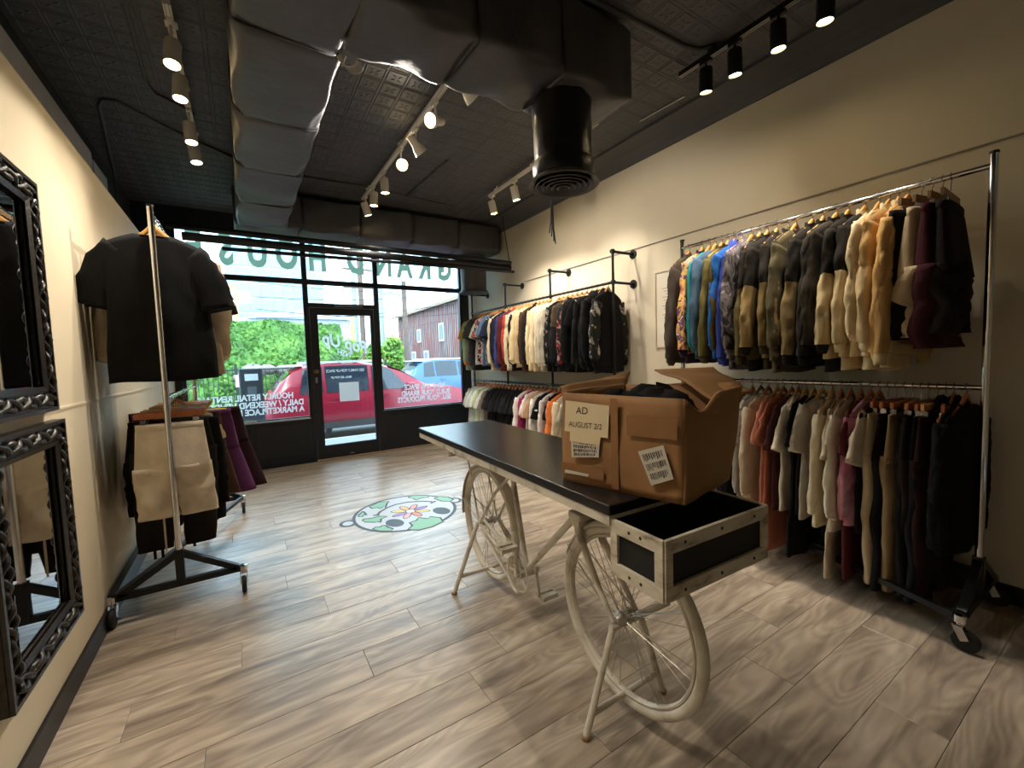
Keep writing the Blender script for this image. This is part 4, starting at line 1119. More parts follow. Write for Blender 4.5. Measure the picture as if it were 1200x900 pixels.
for s in (-1, 1):
    mb.tube([(s*.06, 1.185, ZA), (s*.036, 1.185+.37*math.cos(R(12)), ZA+.37*math.sin(R(12)))], .0035, 6)
    mb.tube([(s*.06, 0, ZA), (s*.036, .37*math.cos(R(30)), ZA+.37*math.sin(R(30)))], .0035, 6)
mb.build('fender_stay', SPOKE, bt, True)
# rear carrier
cr = MB()
for s in (-1, 1):
    cr.tube([(s*.05, .90, .80), (s*.06, 1.1, .795), (s*.06, 1.55, .78)], .007, 8)
    cr.tube([(s*.065, 1.20, ZA+.01), (s*.06, 1.34, .788)], .006, 8)
    cr.tube([(s*.03, .92, .798), (s*.03, 1.54, .784)], .005, 8)
for yy in (.98, 1.15, 1.35, 1.55): cr.tube([(-.06, yy, .795-.02*(yy-.9)), (.06, yy, .795-.02*(yy-.9))], .006, 8)
cr.tube([(-.10, 1.55, .78), (-.10, 1.55, .92)], .012, 10).tube([(.10, 1.55, .78), (.10, 1.55, .92)], .012, 10).tube([(-.11, 1.55, .78), (.11, 1.55, .78)], .008, 8)
cr.build('carrier', BIKEW, bt, True)
# drive train
ch = MB().lathe([(.085, -.002), (.093, -.002), (.093, .002), (.085, .002)], 40, (-.05, .74, .27), (1, 0, 0), cap=False)
for i in range(5):
    a = 2*PI*i/5
    ch.bar((-.05, .74, .27), (-.05, .74+.088*math.cos(a), .27+.088*math.sin(a)), .016, .004)
ch.lathe([(.024, -.004), (.024, .004)], 18, (-.05, .74, .27), (1, 0, 0))
ch.build('chainring', BIKEW, bt, True)
gd = MB().tube([(-.06, .74+.105*math.cos(R(t_)), .27+.105*math.sin(R(t_))) for t_ in range(-80, 110, 10)]+[(-.06, 1.0, .42), (-.06, 1.18, ZA+.045)], .009, 8)
gd.tube([(-.06, .745, .165), (-.06, 1.18, ZA-.045)], .006, 8)
gd.build('chain_guard', BIKEW, bt, True)
MB().tube([(-.05, .74, .27+.09), (-.05, 1.185, ZA+.032)], .004, 6).tube([(-.05, .74, .27-.09), (-.05, 1.185, ZA-.032)], .004, 6).build('chain', SPOKE, bt, True)
for s, dz in ((-1, .17), (1, -.165)):
    MB().tube([(s*.06, .74, .27), (s*.075, .735, .27+dz)], .009, 8).lathe([(.015, -.012), (.015, .012)], 12, (s*.062, .74, .27), (1, 0, 0)).build('crank', BIKEW, bt, True)
    pd = MB().box(s*.125-.045, s*.125+.045, .735-.040, .735-.012, .27+dz-.011, .27+dz+.011).box(s*.125-.045, s*.125+.045, .735+.012, .735+.040, .27+dz-.011, .27+dz+.011)
    pd.tube([(s*.075, .735, .27+dz), (s*.17, .735, .27+dz)], .006, 8).box(s*.125-.048, s*.125-.042, .695, .775, .27+dz-.013, .27+dz+.013).box(s*.125+.042, s*.125+.048, .695, .775, .27+dz-.013, .27+dz+.013)
    pd.build('pedal', CRATEW, bt)
# floor stands
def stand(y, hw, topx, zt, bar=None):
    st = MB()
    for s, tx in ((-1, topx[0]), (1, topx[1])):
        st.tube([(s*hw, y, .006), (tx, y, zt)], .0135, 14)
    st.tube([(-hw*.82, y, .085 if bar else .10), (hw*.82, y, .10)], .012, 12)
    if bar: st.tube([(topx[0]-.012, y-.0, zt), (bar, y-.0, zt)], .014, 14)
    else: st.tube([(topx[0]-.01, y, zt), (topx[1]+.01, y, zt)], .012, 12)
    o = st.build('stand', BIKEW, bt, True)
    for s in (-1, 1):
        MB().lathe([(.018, 0), (.018, .012), (.014, .016)], 16, (s*hw, y, .0005)).build('foot', M('foot_tan', (150, 120, 84), .6), o, True)
stand(0, .21, (-.065, .085), .385, .25)
stand(1.20, .25, (-.075, .075), .41)
# crate on the front
cx0, cx1, cy0, cy1, cz0, cz1 = -.262, .232, -.42, -.215, .757, .935
ct = MB().box(cx0+.012, cx1-.012, cy0+.012, cy1-.004, cz0+.004, cz0+.014).build('crate', CHALK, bt)
def side(p0, p1, n):
    """one framed crate side between two bottom corners, n = outward normal"""
    p0 = Vector(p0); p1 = Vector(p1); d = (p1-p0).normalized(); L_ = (p1-p0).length; n = Vector(n)
    def blk(u0, u1, z0, z1, t0, t1, name, mat):
        P = [p0+d*u+n*t_+Vector((0, 0, z)) for z in (z0, z1) for t_ in (t0, t1) for u in (u0, u1)]
        ob = MB().add(P, [(0, 2, 3, 1), (4, 5, 7, 6), (0, 1, 5, 4), (2, 6, 7, 3), (0, 4, 6, 2), (1, 3, 7, 5)]).build(name, mat, ct)
        return ob
    h = cz1-cz0
    blk(0.008, L_-.008, .005, h-.004, -.012, -.004, 'chalkboard', CHALK)
    bevel(blk(0, L_, h-.042, h, -.006, .006, 'rail', CRATEW), .002); bevel(blk(0, L_, 0, .042, -.006, .006, 'rail', CRATEW), .002)
    bevel(blk(0, .03, .042, h-.042, -.006, .006, 'stile', CRATEW), .002); bevel(blk(L_-.03, L_, .042, h-.042, -.006, .006, 'stile', CRATEW), .002)
    for u in (.08, L_/2, L_-.08):
        if L_ < .3 and u == L_/2: continue
        for z in (.02, h-.02):
            q = p0+d*u+n*.006+Vector((0, 0, z))
            MB().lathe([(.0055, 0), (.004, .002), (0, .003)], 10, q, n, cap=False).build('screw', M('screw_dark', (60, 54, 46), .5, .5), ct)
side((cx0, cy0, cz0), (cx1, cy0, cz0), (0, -1, 0)); side((cx0, cy1, cz0), (cx0, cy0, cz0), (-1, 0, 0))
side((cx1, cy0, cz0), (cx1, cy1, cz0), (1, 0, 0)); side((cx1, cy1, cz0), (cx0, cy1, cz0), (0, 1, 0))

# ================================================================== CARDBOARD BOX
CARD = ramp_mat('brown_cardboard', [(132, 94, 58), (160, 118, 76), (174, 132, 88)], 3, 5, rough=.7)
CARDT = M('card_tape', (142, 100, 62), .22, var=.12, scale=5)
PAPER = M('note_paper', (222, 205, 170), .7)
INK = M('ink', (28, 26, 30), .6)
Z0 = .981; ZT = 1.31
A, B, Cc, D = Vector((1.0, 1.24, Z0)), Vector((1.11, .80, Z0)), Vector((1.465, .866, Z0)), Vector((1.355, 1.306, Z0))
At, Bt, Ct, Dt = Vector((1.012, 1.245, ZT)), Vector((1.118, .805, ZT-.004)), Vector((1.545, .865, ZT+.005)), Vector((1.43, 1.32, ZT))
bo = Vector((1.23, 1.05, Z0))
bx = thing('cardboard_box', 'open brown cardboard box with taped notes on the black tabletop', 'box', bo)
def wall4(p, q, qt, pt, n, bulge=.008, dent=None):
    rows = []
    nu, nv = 18, 12
    N = (q-p).cross(pt-p).normalized()*n
    for j in range(nv+1):
        v = j/nv; row = []
        for i in range(nu+1):
            u = i/nu
            P = (p*(1-u)+q*u)*(1-v)+(pt*(1-u)+qt*u)*v
            P = P+N*bulge*math.sin(PI*u)*math.sin(PI*v)*1.0+N*.003*math.sin(11*u+7*v)
            if dent: P = P+Vector((0, 0, -dent*max(0, math.sin(PI*min(1, max(0, (u-.02)/.5))))*v**6))
            row.append(P-bo)
        rows.append(row)
    ob = MB().grid(rows).build('side', CARD, bx, 'all')
    sm = ob.modifiers.new('solid', 'SOLIDIFY'); sm.thickness = .006; sm.offset = 0
    return ob
wall4(A, B, Bt, At, 1); wall4(B, Cc, Ct, Bt, 1, .016, .05); wall4(Cc, D, Dt, Ct, 1); wall4(D, A, At, Dt, 1)
MB().add([p-bo+Vector((0, 0, .003)) for p in (A, B, Cc, D)]+[p-bo+Vector((0, 0, .009)) for p in (A, B, Cc, D)], [(3, 2, 1, 0), (4, 5, 6, 7), (0, 1, 5, 4), (1, 2, 6, 5), (2, 3, 7, 6), (3, 0, 4, 7)]).build('base', CARD, bx)
def flap(P, name='flap'):
    rows = []
    for j in range(9):
        v = j/8; rows.append([((P[0]*(1-u)+P[1]*u)*(1-v)+(P[3]*(1-u)+P[2]*u)*v)-bo+Vector((0, 0, .012*math.sin(PI*v)*math.sin(3*u+1)-.006*math.sin(9*v))) for u in [i/10 for i in range(11)]])
    ob = MB().grid(rows).build(name, CARD, bx, 'all')
    sm = ob.modifiers.new('solid', 'SOLIDIFY'); sm.thickness = .006; sm.offset = 0
# far flap standing up and outwards, big flap lying across from the open side, short flap at the note side folded in
flap([At, Dt, on_y(738, 435, 1.42), on_y(655, 456, 1.30)])
flap([on_y(844, 474, .86), on_y(884, 458, .87), on_y(836, 430, 1.05), on_y(767, 433, 1.2)])
flap([Cc*0+Ct, Dt, Dt+Vector((.10, .04, -.02)), Ct+Vector((.03, .02, -.015))])
# clothes inside
for i, (u, v, z, c_) in enumerate(((.35, .4, 1.27, (18, 18, 19)), (.65, .55, 1.28, (26, 24, 26)), (.5, .75, 1.285, (16, 16, 17)), (.55, .28, 1.25, (92, 88, 84)))):
    P = (A*(1-u)+B*u)*(1-v)+(D*(1-u)+Cc*u)*v; P.z = 0
    mb = MB(); rows = []
    for a in range(9):
        th = PI*a/8; row = []
        for b in range(17):
            ph = 2*PI*b/16
            r_ = (.12 if i < 3 else .05)*(1+.14*math.sin(3*ph+i)+.1*math.cos(5*th+2*ph))
            row.append((r_*math.sin(th)*math.cos(ph)*1.0, r_*math.sin(th)*math.sin(ph)*1.0, .6*r_*math.cos(th)))
        rows.append(row)
    o = mb.grid(rows).build('folded_garment', fab(c_), None, 'all'); o.location = (P.x, P.y, z-.035)
    tag(o, ['crumpled black garment in the cardboard box near the note side', 'charcoal crumpled garment in the cardboard box', 'black garment heaped at the far side of the box', 'small grey garment peeking from under the box flap'][i], 'garment')
# note, labels and tape on the note face
dAB = (B-A).normalized(); nAB = dAB.cross(Vector((0, 0, 1)))
def face_uv(px, py):
    d = ray(px, py); t_ = (A-Vector((0, 0, H))).dot(nAB)/d.dot(nAB); P = Vector((0, 0, H))+d*t_
    return (P-A).dot(dAB), P.z
def on_face(u, z, off): return A+dAB*u+Vector((0, 0, z-A.z))+nAB*off
ROT = Matrix((dAB, Vector((0, 0, 1)), nAB)).transposed()
def sheet(name, pxs, mat, off):
    uv = [face_uv(*p) for p in pxs]; n_ = len(uv)
    P = [on_face(u, z, o_)-bo for o_ in (off, off+.0008) for u, z in uv]
    return MB().add(P, [tuple(range(n_-1, -1, -1)), tuple(range(n_, 2*n_))]+[(i, (i+1) % n_, n_+(i+1) % n_, n_+i) for i in range(n_)]).build(name, mat, bx)
OFF = .0165
sheet('note', [(666, 468.6), (717, 475), (715.5, 512.5), (707, 511.5), (705.5, 521), (671, 516), (671, 505), (664.8, 504)], PAPER, OFF)
lb1 = sheet('shipping_label', [(672, 511), (705.5, 517), (704.5, 535), (673, 535)], M('label_grey', (205, 198, 184), .6), OFF-.001)
lb2 = sheet('shipping_label', [(750.5, 528), (780, 520.5), (792, 560), (766, 567.5)], M('label_grey', (205, 198, 184), .6), OFF)
sheet('paper_strip', [(665.5, 549), (693, 554.5), (692, 557.5), (665, 552.5)], M('label_grey', (205, 198, 184), .6), OFF)
def face_text(body, px, py, size, **kw):
    u, z = face_uv(px, py); me = text_mesh(body, size, **kw)
    o = link('writing', me, INK, bx, on_face(u, z, OFF+.0015)-bo)
    o.rotation_euler = ROT.to_euler()
face_text('AD', 685, 481, .036, shear=.1, sx=1.0)
face_text('AUGUST 2/2', 688.5, 498, .028, shear=.1, sx=.92)
rb = random.Random(3)
def scribble(name, corners, rows_, cols, off):
    """small dark printed bars in a label quad given by its pixel corners"""
    uv = [face_uv(*p) for p in corners]; mb = MB()
    def bl(a, b):
        u = (uv[0][0]*(1-a)+uv[1][0]*a)*(1-b)+(uv[3][0]*(1-a)+uv[2][0]*a)*b
        z = (uv[0][1]*(1-a)+uv[1][1]*a)*(1-b)+(uv[3][1]*(1-a)+uv[2][1]*a)*b
        return on_face(u, z, off)-bo
    for r_ in range(rows_):
        a = .06
        while a < .92:
            w = rb.uniform(.012, .05); g = rb.uniform(.015, .045)
            b0 = (r_+.12)/rows_; b1 = (r_+rb.uniform(.6, .92))/rows_
            mb.add([bl(a, b0), bl(a+w, b0), bl(a+w, b1), bl(a, b1)], [(0, 1, 2, 3)]); a += w+g
    mb.build(name, INK, bx)
scribble('barcode', [(673, 514), (704.5, 519), (703.5, 534), (674, 534)], 4, 1, OFF+.0006)
scribble('barcode', [(753, 531), (780, 524), (790, 558), (766.5, 564.5)], 3, 1, OFF+.0015)
for a, b in ((.47, .53), (.60, .97), (.0, .40)):      # shiny tape bands
    z0_, z1_ = ((Z0+.01, ZT-.01) if a == .47 else ((Z0+.2, Z0+.265) if a == .60 else (Z0+.03, Z0+.07)))
    L_ = (B-A).length
    rows = [[on_face(L_*(a+(b-a)*i/8), z0_+(z1_-z0_)*j/8, .0105+.002*math.sin(PI*(a+(b-a)*i/8)))-bo for i in range(9)] for j in range(9)]
    MB().grid(rows).build('tape', CARDT, bx, 'all')

# ================================================================== FLOOR EMBLEM
de = thing('floor_emblem', 'round floor decal with green patches, dark ovals and a flower', 'decal', (1.24, 3.95, 0))
OUT = M('decal_ink', (30, 31, 38), .45); PALE = M('decal_white', (190, 196, 204), .4); MINT = M('decal_mint', (128, 184, 150), .45)
dc = Vector((1.24, 3.95, 0))
DR = .485
def disc(cx, cy, rx, ry, z, name, mat, rot=0, n=48, parent=de):
    P = []
    for i in range(n):
        a = 2*PI*i/n; x, y = rx*math.cos(a), ry*math.sin(a)
        P.append((cx+x*math.cos(rot)-y*math.sin(rot), cy+x*math.sin(rot)+y*math.cos(rot)))
    return MB().prism(P, z, z+.0004).build(name, mat, parent)
def zpt(x, y):     # crop pixel of the emblem close-up -> floor
    p = on_z(400+x/7.5, 560+y/7.5, 0)-dc; return (p.x, p.y)
disc(0, 0, DR, DR, .0006, 'rim', OUT); disc(0, 0, DR-.03, DR-.03, .0010, 'face', PALE)
e = zpt(60, 402); disc(e[0], e[1], .075, .085, .0004, 'ear', OUT); disc(e[0]-.002, e[1], .045, .052, .0010, 'ear', PALE)
e2 = (-e[0]*.98, -e[1]*.6+.02); disc(e2[0], e2[1], .075, .085, .0004, 'ear', OUT); disc(e2[0], e2[1], .045, .052, .0010, 'ear', PALE)
patches = [[(245, 255), (330, 215), (418, 208), (400, 228), (388, 262), (365, 255), (345, 272), (320, 262), (270, 270)],
           [(150, 330), (190, 295), (200, 300), (222, 330), (200, 325), (185, 342), (150, 342)],
           [(185, 375), (200, 362), (260, 358), (330, 338), (405, 340), (350, 362), (345, 395), (320, 385), (300, 392), (210, 390)],
           [(275, 450), (300, 435), (340, 432), (360, 420), (390, 420), (415, 435), (455, 448), (435, 470), (330, 468)],
           [(590, 175), (600, 162), (680, 153), (770, 158), (765, 172), (710, 178), (655, 195), (640, 185)],
           [(815, 180), (860, 165), (940, 170), (985, 190), (960, 208), (890, 207), (850, 195)],
           [(585, 455), (625, 420), (600, 395), (660, 375), (680, 350), (760, 360), (780, 342), (870, 350), (895, 385), (800, 430), (680, 460)]]
for P in patches:
    Q = [zpt(*p) for p in P]; c0 = Vector((sum(q[0] for q in Q)/len(Q), sum(q[1] for q in Q)/len(Q)))
    MB().prism([tuple(c0+(Vector(q)-c0)*1.0) for q in Q], .0014, .0016).build('patch', MINT, de)
    MB().tube([(q[0], q[1], .0016) for q in Q], .0095, 6, closed=True, flat=.12).build('patch_outline', OUT, de)
for p in ((470, 397), (880, 290)):
    c = zpt(*p); disc(c[0], c[1], .072, .105, .0016, 'eye', OUT, rot=R(10))
c = Vector(zpt(608, 294))
cols = [(150, 120, 190), (235, 150, 150), (240, 180, 120), (245, 215, 130), (160, 130, 200), (245, 170, 190), (235, 140, 90), (240, 200, 130)]
for i in range(8):
    a = 2*PI*i/8+.2; d = Vector((math.cos(a), math.sin(a)))
    disc(c.x+d.x*.115, c.y+d.y*.115, .078, .036, .0014, 'petal', OUT, rot=a, n=24)
    disc(c.x+d.x*.115, c.y+d.y*.115, .066, .026, .0019, 'petal', M('petal_%d' % i, cols[i], .5), rot=a, n=24)
disc(c.x, c.y, .038, .038, .0022, 'flower_centre', M('flower_white', (235, 235, 235), .5))
ap = [zpt(*p) for p in ((315, 330), (340, 300), (400, 265), (480, 235), (580, 215), (700, 206), (800, 210))]
MB().tube([(x, y, .0018) for x, y in ap], .013, 6, flat=.12).tube([(*zpt(280, 330), .0018), (*zpt(335, 328), .0018)], .013, 6, flat=.12).tube([(*zpt(785, 225), .0018), (*zpt(828, 205), .0018)], .013, 6, flat=.12).build('smile_arc', OUT, de)

# ================================================================== OUTSIDE
CONC = M('sidewalk_concrete', (136, 140, 142), .85, var=.06, scale=2)
ASPH = M('asphalt', (96, 99, 104), .9, var=.1, scale=3)
walk = struct('sidewalk', MB().box(-14, 26, YF+.1, 8.75, -.25, -.02), CONC, 'pale concrete sidewalk outside the shop windows', 'sidewalk')
struct('curb', MB().box(-14, 26, 8.75, 8.92, -.3, -.03), M('curb_stone', (168, 170, 170), .85), 'grey stone curb beyond the sidewalk', 'curb')
struct('road', MB().box(-60, 90, 8.92, 120, -.5, -.2), ASPH, 'grey asphalt street and lot behind the parked cars', 'road')

def car(label, x, y, z, paint, glassm, grp=None, L_=4.5):
    t = thing('car', label, 'car', (x, y, z))
    st = [(0, .5, .70), (.05, .38, .92), (.14, .34, 1.06), (.30, .32, 1.28), (.52, .30, 1.52), (.75, .30, 1.61), (1.2, .30, 1.66), (1.8, .30, 1.66), (2.3, .30, 1.60), (2.7, .30, 1.45), (3.0, .30, 1.27), (3.25, .30, 1.12), (3.45, .30, 1.07), (3.9, .32, 1.01), (4.2, .34, .93), (4.38, .38, .80), (4.45, .45, .64)]
    sc = L_/4.45
    def half(xx):
        return .92*(1-.10*max(0, (xx-3.6)/.85)**2-.10*max(0, (.5-xx)/.5)**2)
    def ring(s_):
        xx, zb, zt = s_; w = half(xx); belt = min(1.02+.0*xx, zt-.03); hi = max(0, min(1, (zt-1.05)/.5))
        wr = w*(.93-.20*hi)
        pts = [(.0, zb), (w*.9, zb), (w*.985, zb+.10), (w, zb+.30), (w*.995, (zb+.3+belt)/2), (w*.97, belt), ((w*.97+wr)/2, (belt+zt-.05)/2), (wr, zt-.05), (wr*.82, zt-.008), (0, zt)]
        return [(xx*sc, -a, b) for a, b in pts]+[(xx*sc, a, b) for a, b in pts[::-1][1:-1]]
    rows = [ring(s_) for s_ in st]
    mb = MB().grid([r_+[r_[0]] for r_ in rows]); k_ = len(rows[0])+1
    mb.f.append(tuple(range(k_-1))); mb.f.append(tuple((len(rows)-1)*k_+j for j in range(k_-2, -1, -1)))
    mb.build('body', paint, t, True)
    def interp(xx):
        for i in range(len(st)-1):
            if st[i][0] <= xx <= st[i+1][0]:
                q = (xx-st[i][0])/(st[i+1][0]-st[i][0]); return tuple(st[i][j]*(1-q)+st[i+1][j]*q for j in range(3))
    def sidewin(xa, xb, sg, skewa, skewb):
        g = []
        for v in (.03, .5, .96):
            row = []
            for i in range(9):
                xx = xa+(xb-xa)*i/8 + (skewa*(1-i/8)+skewb*i/8)*v
                s_ = interp(xx); w = half(xx); hi = max(0, min(1, (s_[2]-1.05)/.5)); wr = w*(.93-.20*hi); belt = min(1.02, s_[2]-.03)
                yy = (w*.97)*(1-v)+wr*v+.012; zz = belt*(1-v)+(s_[2]-.05)*v
                row.append((xx*sc, sg*yy, zz))
            g.append(row)
        MB().grid(g).build('side_window', glassm, t)
    for sg in (-1, 1):
        sidewin(.62, 1.05, sg, .10, .02); sidewin(1.12, 1.95, sg, .0, .03); sidewin(2.03, 2.88, sg, .03, -.42)
        MB().box(.75*sc, 2.35*sc, sg*.60-.02, sg*.60+.02, 1.64, 1.69).build('roof_rail', M('rail_silver', (222, 224, 226), .3, .4), t)
        for xx in (.85, 3.55):
            MB().lathe([(.18, -.10), (.335, -.09), (.345, 0), (.335, .09), (.18, .10)], 28, (xx*sc, sg*.80, .345), (0, 1, 0)).build('wheel', RUBBER, t, True)
            MB().lathe([(.22, 0), (.20, .012), (.05, .02)], 20, (xx*sc, sg*.90, .345), (0, sg, 0)).build('wheel_cap', M('alloy', (150, 152, 156), .3, .8), t, True)
        MB().box(.25*sc, 4.25*sc, sg*.915-.012, sg*.915+.012, .30, .44).build('sill_cladding', M('cladding', (44, 46, 50), .7), t)
        MB().box(1.25*sc, 1.45*sc, sg*.935-.012, sg*.935+.012, .90, .93).box(2.15*sc, 2.35*sc, sg*.935-.012, sg*.935+.012, .90, .93).build('door_handle', paint, t)
        bevel(MB().box(2.72*sc, 2.92*sc, sg*1.03-.09, sg*1.03+.07, 1.02, 1.16).build('wing_mirror', paint, t), .03)
    def cross(xa, xb, name, f=.7):
        g = []
        for q in (0, .33, .66, 1):
            xx = xa+(xb-xa)*q; s_ = interp(xx); w = half(xx)*f
            g.append([(xx*sc, yy*w, s_[2]+.012-.02*abs(yy)) for yy in (-1, -.5, 0, .5, 1)])
        MB().grid(g).build(name, glassm, t)
    cross(.18, .50, 'rear_window'); cross(2.45, 3.15, 'windscreen', .72)
    MB().box(.0, .06, -.80, -.50, .86, 1.0).box(.0, .06, .50, .80, .86, 1.0).build('tail_lamp', M('tail_red', (170, 20, 30), .3), t)
    bevel(MB().box(.40*sc, .72*sc, -.62, .62, 1.59, 1.63).build('spoiler', M('rail_silver', (222, 224, 226)), t), .01)
    return t
CARG = M('car_glass', (36, 44, 54), .06, .2, spec=.8)
car('red sport utility car parked outside the glass door', .30, 10.25, -.2, M('crimson_paint', (136, 24, 46), .25, .1, spec=.6), CARG)
car('blue car parked in front of the wooden barn', 4.9, 15.6, -.2, M('pale_blue_paint', (70, 104, 150), .3, .1), CARG)
# pay station
t = thing('pay_station', 'dark street meter box with white plate outside the window', 'street meter', (.11, 8.35, -.02))
bevel(MB().box(-.17, .17, -.1, .1, 0, 1.42).build('cabinet', M('meter_grey', (58, 62, 68), .5, .3), t), .02)
MB().box(-.09, .10, -.106, -.1, 1.22, 1.33).build('plate', M('meter_plate', (216, 222, 224), .4), t)
MB().box(-.06, .07, -.106, -.1, .90, 1.12).build('screen', M('meter_screen', (92, 100, 104), .3), t)
o = MB().box(-.10, .10, -.01, .01, 1.1, 1.32).tube([(0, 0, 0), (0, 0, 1.1)], .015, 8).build('street_sign', M('sign_pink', (235, 190, 190), .5), None); o.location = (-.02, 9.0, -.03)
tag(o, 'small pale pink sign on a post behind the street meter', 'sign')
# ivy slope, rocks and iron fence
GREEN = ramp_mat('ivy_ground', [(52, 96, 30), (96, 150, 52), (130, 180, 70)], 3, 6, rough=.9)
LEAF = ramp_mat('ivy_leaf', [(40, 80, 20), (66, 112, 32), (100, 140, 52)], 1.5, 2, rough=.6)
iv = thing('ivy_bank', 'bright green ivy covered bank across the street', 'ivy bank', (0, 14.2, -.2))
rows = []
rr = random.Random(5)
def bank(x, q):
    z = 2.98*min(1, (q*1.25))**.8 + .05*math.sin(2.1*x)+.03*math.sin(5*x+3*q); y = 3.2*q+.15*math.sin(1.3*x+4*q)
    return Vector((x, y, z))
for j in range(15): rows.append([tuple(bank(-9+12.1*i/60, j/14)) for i in range(61)])
rows.append([(p[0], p[1]+.5, -.1) for p in rows[-1]])
bm_ = MB().grid(rows); bm_.add([rows[j][60] for j in range(16)]+[(3.1, 0, -.1)], [tuple(range(17))])
bm_.build('bank', GREEN, iv, 'all')
mb = MB()
for i in range(9000):
    x = rr.uniform(-6.0, 3.1); q = rr.uniform(.1, 1)
    p = bank(x, q)+Vector((0, -rr.uniform(0, .10), rr.uniform(0, .10))); s_ = rr.uniform(.05, .11); a = rr.uniform(0, 6.3); tl = rr.uniform(-.6, .9)
    e1 = Vector((math.cos(a), .3*math.sin(a), math.sin(a)*.9)); e2 = Vector((-math.sin(a), tl, math.cos(a))).normalized()
    mb.add([p-e1*s_, p-e2*s_*.7, p+e1*s_, p+e2*s_*.7], [(0, 1, 2, 3)])
o = mb.build('ivy_leaves', LEAF, iv); o['kind'] = 'stuff'
ROCK = M('rock_pale', (128, 118, 112), .9, var=.2, scale=4, bump=.4, bscale=8)
for i, (px, py, w) in enumerate(((297, 431, .34), (314, 428, .24), (332, 429, .22), (349, 428, .22), (281, 438, .2))):
    p = on_y(px, py, 14.3); mb = MB(); rows = []
    for a in range(8):
        th = PI*a/7; rows.append([(w*(1+.2*math.sin(3*b+i))*math.sin(th)*math.cos(2*PI*b/12), .3*math.sin(th)*math.sin(2*PI*b/12), .6*w*math.cos(th)*(1+.2*math.sin(2*b+i))) for b in range(13)])
    o = mb.grid(rows).build('boulder', ROCK, None, 'all'); o.location = p+Vector((0, .15, -.12))
    tag(o, 'pale boulder at the foot of the ivy bank', 'rock', 'boulders below the ivy')
fe = thing('iron_fence', 'low black iron fence before the ivy bank', 'fence', (-6, 13.2, -.2))
IRON = M('black_iron', (40, 42, 48), .5)
mb = MB()
for i in range(95): mb.box(i*.105-.008, i*.105+.008, -.008, .008, .1, 1.55)
o = mb.build('pickets', IRON, fe); o['kind'] = 'stuff'
MB().box(0, 9.9, -.012, .012, 1.52, 1.56).build('rail', IRON, fe); MB().box(0, 9.9, -.012, .012, .2, .24).build('rail', IRON, fe)
for i in range(6): MB().box(i*1.95-.03+.0, i*1.95+.03, -.03, .03, 0, 1.70).build('post', IRON, fe)
# far buildings
tw0 = on_y(262, 300, 70); tw1 = on_y(377, 300, 70)
tw = thing('glass_tower', 'pale glass office tower with window grid far behind the ivy', 'building', (tw0.x, 70, 0))
TWW = tw1.x-tw0.x
MB().box(0, TWW, .15, 14, 0, 42).build('tower_wall', M('tower_frame', (166, 190, 196), .6), tw)
pn = MB().box(-.5, .5, -.03, .1, -.5, .5).mesh('pane'); NP = 9; pwid = TWW/NP
TG = M('tower_glass', (148, 176, 184), .35, spec=.3)
for i in range(NP):
    for j in range(18):
        o = link('pane', pn, TG, tw, ((i+.5)*pwid, .1, 1.5+j*2.1)); o.scale = (pwid*.90, 1, 1.75)
ob0 = on_y(262, 345, 50)
t = thing('brick_block', 'orange brick building beyond the ivy beside the tower', 'building', (ob0.x-6, 50, 0))
MB().box(0, on_y(278, 345, 50).x-ob0.x+6, 0, 8, 0, on_y(270, 333, 50).z).build('wall', M('orange_brick', (206, 160, 112), .8, var=.1, scale=3), t)
pn2 = MB().box(-.5, .5, -.06, .0, -.6, .6).mesh('window')
for i in range(3):
    for j in range(3): link('window', pn2, M('far_window', (226, 232, 232), .3), t, (5.0+i*1.35, 0, 3.0+j*2.6))
g0 = on_y(291, 370, 42); g1 = on_y(420, 372, 42); gr = on_y(358, 355, 42)
t = thing('white_shed', 'long white roofed building just above the ivy', 'building', (g0.x, 42, 0))
MB().box(0, g1.x-g0.x, 0, 6, 0, g0.z-.2).build('wall', M('shed_white', (176, 180, 184), .7), t)
zr = gr.z
MB().add([(0, -.3, g0.z-.2), (g1.x-g0.x, -.3, g0.z-.2), (g1.x-g0.x, 3, zr), (6.0, 3, zr), (0, 3, g0.z+.3), (0, 6, g0.z-.3), (g1.x-g0.x, 6, g0.z-.3)], [(0, 1, 2, 3, 4), (4, 3, 2, 6, 5)]).build('roof', M('shed_roof', (150, 160, 174), .6), t)
cp = on_y(341, 352, 43.5)
MB().box(cp.x-g0.x-.22, cp.x-g0.x+.22, 1.2, 1.7, zr-1.5, cp.z+.25).build('chimney', M('vent_grey', (150, 160, 160), .7), t)
# barn
e0 = on_y(548, 345.5, 20.5); e1 = on_y(466, 371.5, 33)
ez = (e0.z+e1.z)/2
d = Vector((e1.x-e0.x, e1.y-e0.y, 0)); BL = d.length; d.normalize(); nrm = Vector((d.y, -d.x, 0))   # nrm points to the barn's back
if nrm.x < 0: nrm = -nrm
bn = thing('wooden_barn', 'weathered red and grey timber barn across the street', 'building', (e0.x, e0.y, -.2))
bn.rotation_euler = (0, 0, math.atan2(d.y, d.x))
BARN = ramp_mat('barn_boards', [(96, 86, 86), (132, 112, 108), (146, 82, 78), (146, 138, 140), (112, 104, 106), (124, 76, 72)], 1.1, 4, rough=.85, stretch=(3.2, 3.2, .22))
hb = ez+.2
MB().box(0, BL, -9, 0, 0, hb).build('wall', BARN, bn)
bd = MB().box(-.004, .004, 0, .03, .3, hb-.05).mesh('batten')
for i in range(44): link('batten', bd, M('barn_batten', (92, 74, 70), .85), bn, (BL*(i+.5)/44, 0, 0))
